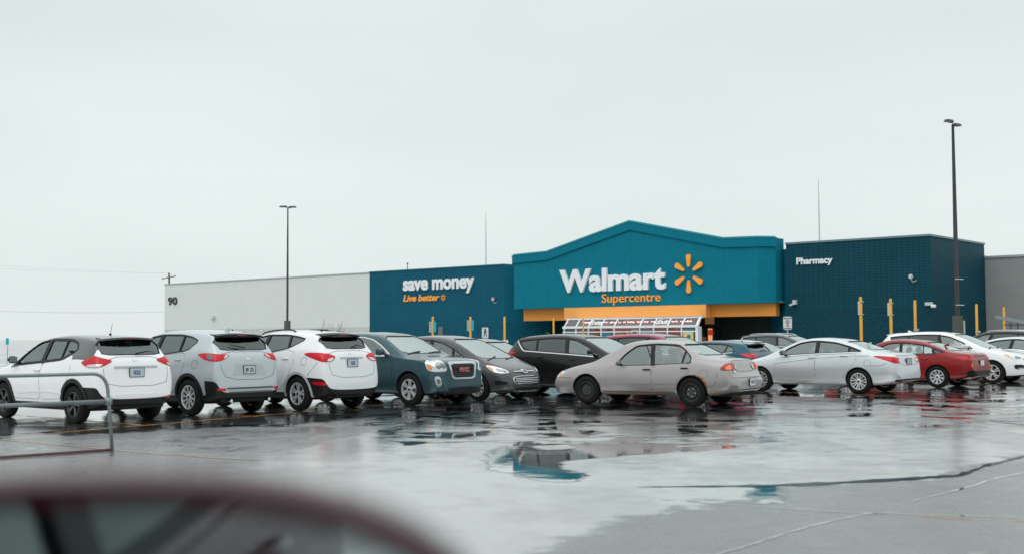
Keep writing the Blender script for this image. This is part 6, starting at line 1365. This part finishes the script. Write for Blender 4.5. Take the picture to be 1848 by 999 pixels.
def suv_generic(P, chrome=CHR, rails=None, privacy=GDARK, front_lights=True, roofdrop=0., name='suv_car', curvy=True, rim=None, dark_pillar=True):
    sp = dict(paint=P, clad=[(-1, .4, 2), (.3, 5, 1)], sil=[(0, .55), (.03, .74), (.07, .98), (.12, 1.12), (.30, 1.36), (.42, 1.52), (.48, 1.585), (.9, 1.63), (1.5, 1.66), (2.0, 1.65), (2.45, 1.59), (2.8, 1.46), (3.2, 1.26), (3.6, 1.08), (3.75, 1.04), (4.15, .97), (4.45, .86), (4.58, .70), (4.65, .48)],
              bot=[(0, .36), (.25, .28), (.6, .22), (4.2, .2), (4.65, .26)], belt=[(0, 1.03), (.5, 1.20), (1.2, 1.19), (2.2, 1.12), (3.4, 1.02), (4.1, .91), (4.65, .65)],
              plan=[(0, .68), (.05, .80), (.15, .88), (.5, .915), (2.2, .925), (3.95, .90), (4.4, .80), (4.57, .66), (4.65, .5)], roofw=.60, wheels=(.94, 3.72), wr=.35, arch=.045,
              cabin=(.55, 3.35), cabmid=2.0, ws=[(-.68, 1.11), (.68, 1.11), (.57, 1.56), (-.57, 1.56)], rw=[(-.62, 1.22), (.62, 1.22), (.68, 1.38), (.58, 1.50), (-.58, 1.50), (-.68, 1.38)],
              dlo=[[(.52, 1.46), (.80, 1.50), (1.5, 1.545), (2.05, 1.54), (2.4, 1.48), (2.8, 1.31), (3.2, 1.07), (2.2, 1.14), (.85, 1.22)]],
              rim=rim or dict(n=5, dbl=.2, R=.24, w=(.03, .04)))
    c = Car(name, sp)
    c.glaze([([(2.2, 1.08), (2.05, 1.58), (2.6, 1.5), (3.3, 1.03)], GCLEAR if privacy is not GDARK or True else GTINT), ([(.46, 1.46), (.8, 1.54), (2.03, 1.58), (2.17, 1.08), (.82, 1.18)], privacy)], rw=privacy)
    D = sp['dlo'][0]
    c.patch('window_frame', D, 'L', BLK, .003, .006, 1, .08, (.012, .014), True, None, .15)
    if chrome: c.strip('window_trim', [(.48, 1.47), (.62, 1.34), (.80, 1.20), (.95, 1.195), (2.2, 1.12), (3.2, 1.055)], 'L', .026, chrome, .008, .012, True)
    c.strip('door_pillar', [(2.2, 1.12), (2.07, 1.55)], 'L', .10, BLK, .004, .01, True); c.strip('window_divider', [(1.22, 1.19), (1.12, 1.52)], 'L', .05, BLK, .004, .01, True)
    c.door([(2.2, .42), (2.24, .95), (2.18, 1.10), (3.2, 1.03), (3.3, .95), (3.27, .5), (3.2, .42)])
    c.door([(1.36, .55), (1.48, .44), (2.18, .42), (2.22, .95), (2.16, 1.10), (1.08, 1.17), (1.06, 1.0), (1.18, .80)])
    c.handle(1.36, 1.04, P, .2); c.handle(2.36, .98, P, .2)
    c.patch('taillight', [(.55, .92, 1.16), (.3, .9, 1.19), (.1, .83, 1.18), (.06, .52, 1.12), (.07, .62, 1.02), (.12, .84, 1.0), (.3, .9, 1.04)], 'BL', REDL, .010, .02, 1, .04, None, True)
    c.patch('headlight', [(4.12, .9, .93), (4.35, .83, .91), (4.56, .58, .83), (4.58, .52, .78), (4.45, .76, .76), (4.25, .87, .82)], 'FL', CLR, .008, .02, 1, .04, None, True)
    c.patch('turn_signal', [(4.16, .9, .915), (4.27, .87, .90), (4.32, .84, .82), (4.24, .87, .84)], 'FL', AMB, .012, .02, 1, .04, None, True); c.patch('headlight_reflector', [(4.40, .79, .87), (4.54, .60, .83), (4.52, .64, .79), (4.42, .77, .79)], 'FL', LAMPD, .012, .02, 1, .04, None, True)
    c.patch('grille', [(-.42, .80), (.42, .80), (.5, .7), (.4, .55), (-.4, .55), (-.5, .7)], 'F', BLK, .008, .02, 1, .05)
    for z, w in ((.60, .40), (.66, .44), (.72, .44)): c.strip('grille_bar', [(-w, z), (w, z)], 'F', .02, M_('grille_grey', (.2, .21, .21), rough=.3, metal=.6), .02, .02)
    c.patch('fog_recess', [(4.36, .83, .60), (4.56, .62, .60), (4.58, .60, .48), (4.40, .80, .44)], 'FL', BLK, .006, .01, 1, .05, None, True); c.patch('fog_light', [(4.44, .76, .50), (4.54, .66, .51), (4.55, .65, .48), (4.44, .76, .46)], 'FL', CHR, .012, .02, 1, .05, None, True)
    c.spoiler(.48, 1.60, .56, P, .14); c.antenna(.95, 'fin')
    if rails: c.rails(.7, 2.4, .56, rails, .055)
    for a in ((.1, .58), (-.62, -.12)): c.strip('wiper', [(3.58, a[0]), (3.46, a[1])], 'T', .03, BLK, .012, .01)
    c.plate(0, .85, ''); c.mirror_part(3.02, 1.12, P, BLK); c.wheel_set(); c.interior((2.2,), 1.25, SEAT, 2.95)
    return c

def hatch(P, name='hatchback_car'):
    sp = dict(paint=P, sil=[(0, .50), (.03, .66), (.06, .84), (.10, .98), (.2, 1.10), (.40, 1.28), (.48, 1.37), (.9, 1.43), (1.5, 1.465), (1.9, 1.46), (2.3, 1.41), (2.6, 1.32), (3.0, 1.12), (3.3, .98), (3.45, .94), (3.85, .85), (4.1, .74), (4.22, .58), (4.3, .42)],
              bot=[(0, .32), (.25, .25), (.6, .2), (3.9, .18), (4.3, .24)], belt=[(0, .92), (.6, 1.06), (1.3, 1.0), (2.8, .9), (3.6, .8), (4.3, .6)],
              plan=[(0, .64), (.05, .76), (.15, .84), (.5, .88), (2.2, .89), (3.6, .87), (4.0, .79), (4.2, .65), (4.3, .5)], roofw=.56, wheels=(.82, 3.47), wr=.31, arch=.035,
              cabin=(.55, 3.05), cabmid=1.8, ws=[(-.63, 1.0), (.63, 1.0), (.53, 1.37), (-.53, 1.37)], rw=[(-.54, 1.10), (.54, 1.10), (.60, 1.22), (.52, 1.30), (-.52, 1.30), (-.60, 1.22)],
              dlo=[[(.75, 1.10), (.80, 1.22), (1.05, 1.33), (1.8, 1.365), (2.2, 1.32), (2.6, 1.13), (2.9, .95), (1.9, 1.0)]], rim=dict(n=8, R=.20))
    c = Car(name, sp)
    c.glaze([([(1.9, .95), (1.8, 1.4), (2.3, 1.35), (3.0, .9)], GCLEAR), ([(.7, 1.07), (.76, 1.26), (1.78, 1.4), (1.88, .95)], GTINT)], rw=GTINT)
    c.patch('window_frame', sp['dlo'][0], 'L', BLK, .003, .006, 1, .08, (.012, .014), True, None, .15); c.strip('door_pillar', [(1.9, .99), (1.8, 1.37)], 'L', .09, BLK, .004, .01, True); c.strip('window_divider', [(1.08, 1.07), (1.02, 1.32)], 'L', .03, BLK, .004, .01, True)
    c.strip('window_trim', [(.78, 1.075), (1.9, .985), (2.8, .94)], 'L', .02, CHR, .008, .01, True)
    c.door([(1.9, .3), (1.94, .8), (1.88, .95), (2.8, .9), (2.9, .82), (2.88, .45), (2.8, .3)])
    c.patch('taillight', [(.5, .88, 1.03), (.2, .84, 1.05), (.1, .78, 1.04), (.05, .48, 1.0), (.06, .6, .94), (.12, .8, .90), (.3, .86, .95)], 'BL', REDL, .010, .02, 1, .04, None, True)
    c.patch('headlight', [(3.8, .86, .84), (4.05, .76, .8), (4.2, .55, .7), (4.12, .68, .66), (3.95, .82, .7)], 'FL', CLR, .008, .02, 1, .04, None, True); c.patch('grille', [(-.4, .3), (-.5, .55), (.5, .55), (.4, .3)], 'F', BLK, .006, .02, 1, .05)
    c.spoiler(.48, 1.385, .5, P, .14); c.antenna(.9, 'whip', BLK, -.15, .12); c.wiper([(.1, 1.12), (-.2, 1.13)]); c.plate(0, .75, ''); c.mirror_part(2.7, .95, P, BLK); c.wheel_set(); c.interior((1.8,), 1.0, SEAT, 2.6)
    return c
# ------------------------------------------------------------------ the cars, each standing where its wheels meet the ground
cars = {}
def car(key, c, label, cat, group=None):
    tag(c.root, label, cat, group); cars[key] = c; return c
GL = 'cars parked in the row left of the aisle'; GR = 'cars parked in the row right of the aisle'
HL = D1; HR = -D1
car('beige', sedan_beige().put((1247, 733.6), 0, Vector((-2.13, 1.42, 0)), 1.04), 'beige champagne sedan with rusty rear arch and black steel wheels, standing in the aisle', 'car')
car('kicks', crossover_white().put((130, 763), 0, HL, sy=.94), 'white crossover with a black roof, nearest to the metal rail at far left', 'car', GL)
car('cx', crossover_silver().put((338, 749), 0, HL, 1., 1., sy=.90), 'pale silver crossover with a black bumper between two white ones', 'car', GL)
car('tuc', suv_white().put((535, 740), 0, HL, 1., 1.01, sy=.91), 'white SUV with black bumper beside the teal SUV with the chrome grille', 'car', GL)
car('ter', suv_teal().put((737, 731), 1, HR, 1., .985, -1, .92), 'slate teal SUV with a chrome framed grille and red letters on it', 'car', GL)
car('cmax', mpv_grey().put((860, 722), 1, HR, 1., .98, -1, .92), 'dark grey rounded family car with an oval slatted grille', 'car', GL)
car('esc', suv_generic(paint('black_paint', (.004, .0045, .0045), 0, .4)).put((950, 713), 0, HR, 1., .95, -1), 'black SUV with chrome window trim behind the beige sedan', 'car', GL)
car('son', sedan_silver().put((1549, 710), 0, HL, 1., .99), 'silver sedan with fin antenna and long red tail lights, right of the beige one', 'car', GR)
car('red', sedan_red().put((1691, 699), 0, HL, 1., .975), 'red sedan parked between the silver sedan and the white SUV', 'car', GR)
car('edge', suv_generic(paint('white_paint_b', (.80, .81, .82), 0, .3), None, privacy=GDARK).put((1790, 691), 1, HR, 1.03, .97, -1), 'white SUV facing right behind the red sedan', 'car', GR)
# cars further back
gB = cars['esc'].root.location
def beyond(base, k2, k1=0.): return cars[base].root.location+D2*k2+D1*k1
def putat(c, loc, h, sc=1., zs=None): c.root.location = (loc.x, loc.y, 0); c.root.rotation_euler = (0, 0, math.atan2(h.y, h.x)); c.root.scale = (sc, sc, zs or sc); return c
car('burg', putat(suv_generic(paint('burgundy_paint', (.24, .008, .045), .1, .3)), beyond('esc', 2.7, -.6), HR, 1., .955), 'burgundy SUV with chrome window trim, roof seen between black SUV and beige sedan', 'car', GL)
car('grey', putat(sedan_silver(paint('mid_grey_paint', (.16, .17, .175), .3, .3)), beyond('cmax', 2.5, 1.7), HR, 1., 1.0), 'grey car whose roof edge shows between grey family car and black SUV', 'car', GL)
car('teal', hatch(paint('blue_teal_paint', (.002, .07, .105), .1, .3)).put(Vector((*gp(1318, 696)[:2], 0)), 0, HL, 1., .93), 'dark teal hatchback behind the boot of the beige sedan', 'car')
car('hat2', hatch(paint('light_silver_paint', (.55, .58, .6), .3, .3)).put(Vector((*gp(1400, 684)[:2], 0)), 1, HR, 1., .93, -1), 'pale silver hatchback behind the teal one, left of the silver sedan', 'car')
car('dsuv', suv_generic(paint('dark_grey_paint', (.10, .11, .115), .3, .3), rails=CHR).put(Vector((*gp(1465, 672)[:2], 0)), 1, HR, 1., .95, -1), 'dark SUV with bright roof rails behind the silver sedan', 'car')
car('wsed', putat(sedan_silver(), beyond('edge', 3.0, -1.2), HR, 1., .98), 'white sedan half hidden behind the white SUV at right', 'car', GR)
car('bsuv', suv_generic(paint('night_paint', (.004, .005, .0055), 0, .4), rails=CHR).put(Vector((*gp(1845, 672)[:2], 0)), 0, HL, 1.05, 1.0), 'black SUV with bright roof rails at the right edge', 'car')
# the car the picture was taken beside: its passenger side mirror stands in the corner of the frame
fg = suv_generic(paint('maroon_paint', (.042, .006, .013), 0, .5), None)
for o in [o for o in fg.root.children if o.name.startswith('door_mirror')]:
    for q in list(o.children): bpy.data.objects.remove(q)
    bpy.data.objects.remove(o)
hd = Vector((-.02, 1, 0)); putat(fg, Vector((-1.37, -2.42, 0)), hd, 1., 1.02); car('fg', fg, 'maroon car in the near left corner with a large door mirror', 'car')
def mirror_big(parent):
    inv = parent.matrix_world.inverted() if False else None
    x0, x1, z0, z1, yf, yb = -.44, -.005, 1.20, 1.423, .70, .84
    MP = fg.sp['paint']
    def outline(inset, y, n=44):
        P = []; cx, cz = (x0+x1)/2, (z0+z1)/2; hx, hz = (x1-x0)/2-inset, (z1-z0)/2-inset
        for i in range(n):
            a = 2*math.pi*i/n; c_, s_ = math.cos(a), math.sin(a); e_ = 2/3.2 if c_ < 0 else 2/2.15
            P.append(Vector((cx+hx*math.copysign(abs(c_)**e_, c_), y, cz+hz*math.copysign(abs(s_)**e_, s_))))
        return P
    bm = bmesh.new(); rings = [outline(.021, yf), outline(.006, yf-.004), outline(0, yf+.012), outline(.003, yf+.05), outline(.02, yf+.10), outline(.06, yf+.135)]
    V = [[bm.verts.new(p) for p in r] for r in rings]
    for a, c in zip(V, V[1:]):
        for j in range(len(a)): bm.faces.new((a[j], a[(j+1) % len(a)], c[(j+1) % len(a)], c[j]))
    bm.faces.new(V[-1]); inner = [bm.verts.new(p) for p in outline(.022, yf+.012)]
    for j in range(len(inner)): bm.faces.new((V[0][j], V[0][(j+1) % len(inner)], inner[(j+1) % len(inner)], inner[j]))
    hs = fin('door_mirror', bm, MP, None, True, 50)
    bm = bmesh.new(); P = outline(.022, yf+.010); yaw = .10
    bm.faces.new([bm.verts.new(p) for p in P]); gl = fin('mirror_glass', bm, M_('mirror_silver', (.50, .56, .57), rough=.03, metal=1), hs)
    bm = bmesh.new(); box(bm, (-.44, .77, 1.22), (.14, .08, .06)); bmesh.ops.bevel(bm, geom=bm.edges[:], offset=.015, segments=2, affect='EDGES'); ar = fin('mirror_arm', bm, BLK, hs, True, 50)
    bpy.context.view_layer.update(); hs.parent = parent; hs.matrix_parent_inverse = parent.matrix_world.inverted()
mirror_big(fg.root)

vn = suv_generic(paint('van_paint', (.035, .032, .03), .1, .4), None, name='delivery_van'); g_ = ground(438, 609+1.5*FPX/62); putat(vn, Vector((g_.x, g_.y, 0)), HL, 1., 1.17); car('van', vn, 'dark van far off, just showing above the gap between the silver crossover and white SUV', 'van')
p = at_depth(601, 590, 84); sh = empty('bare_shrub', (p.x, p.y, 0), 'leafless shrub against the pale wall above the white SUV', 'shrub'); rng = random.Random(5)
bm = bmesh.new()
for k in range(26):
    a = rng.uniform(0, 6.28); l_ = rng.uniform(.3, 1.0); x, y = math.cos(a)*l_, math.sin(a)*l_; tube(bm, [(0, 0, 0), (x*.35, y*.35, 1.2), (x, y, rng.uniform(1.9, 2.75))], .02, 4, r1=.006)
fin('branches', bm, M_('bark', (.10, .075, .06), rough=.9), sh)
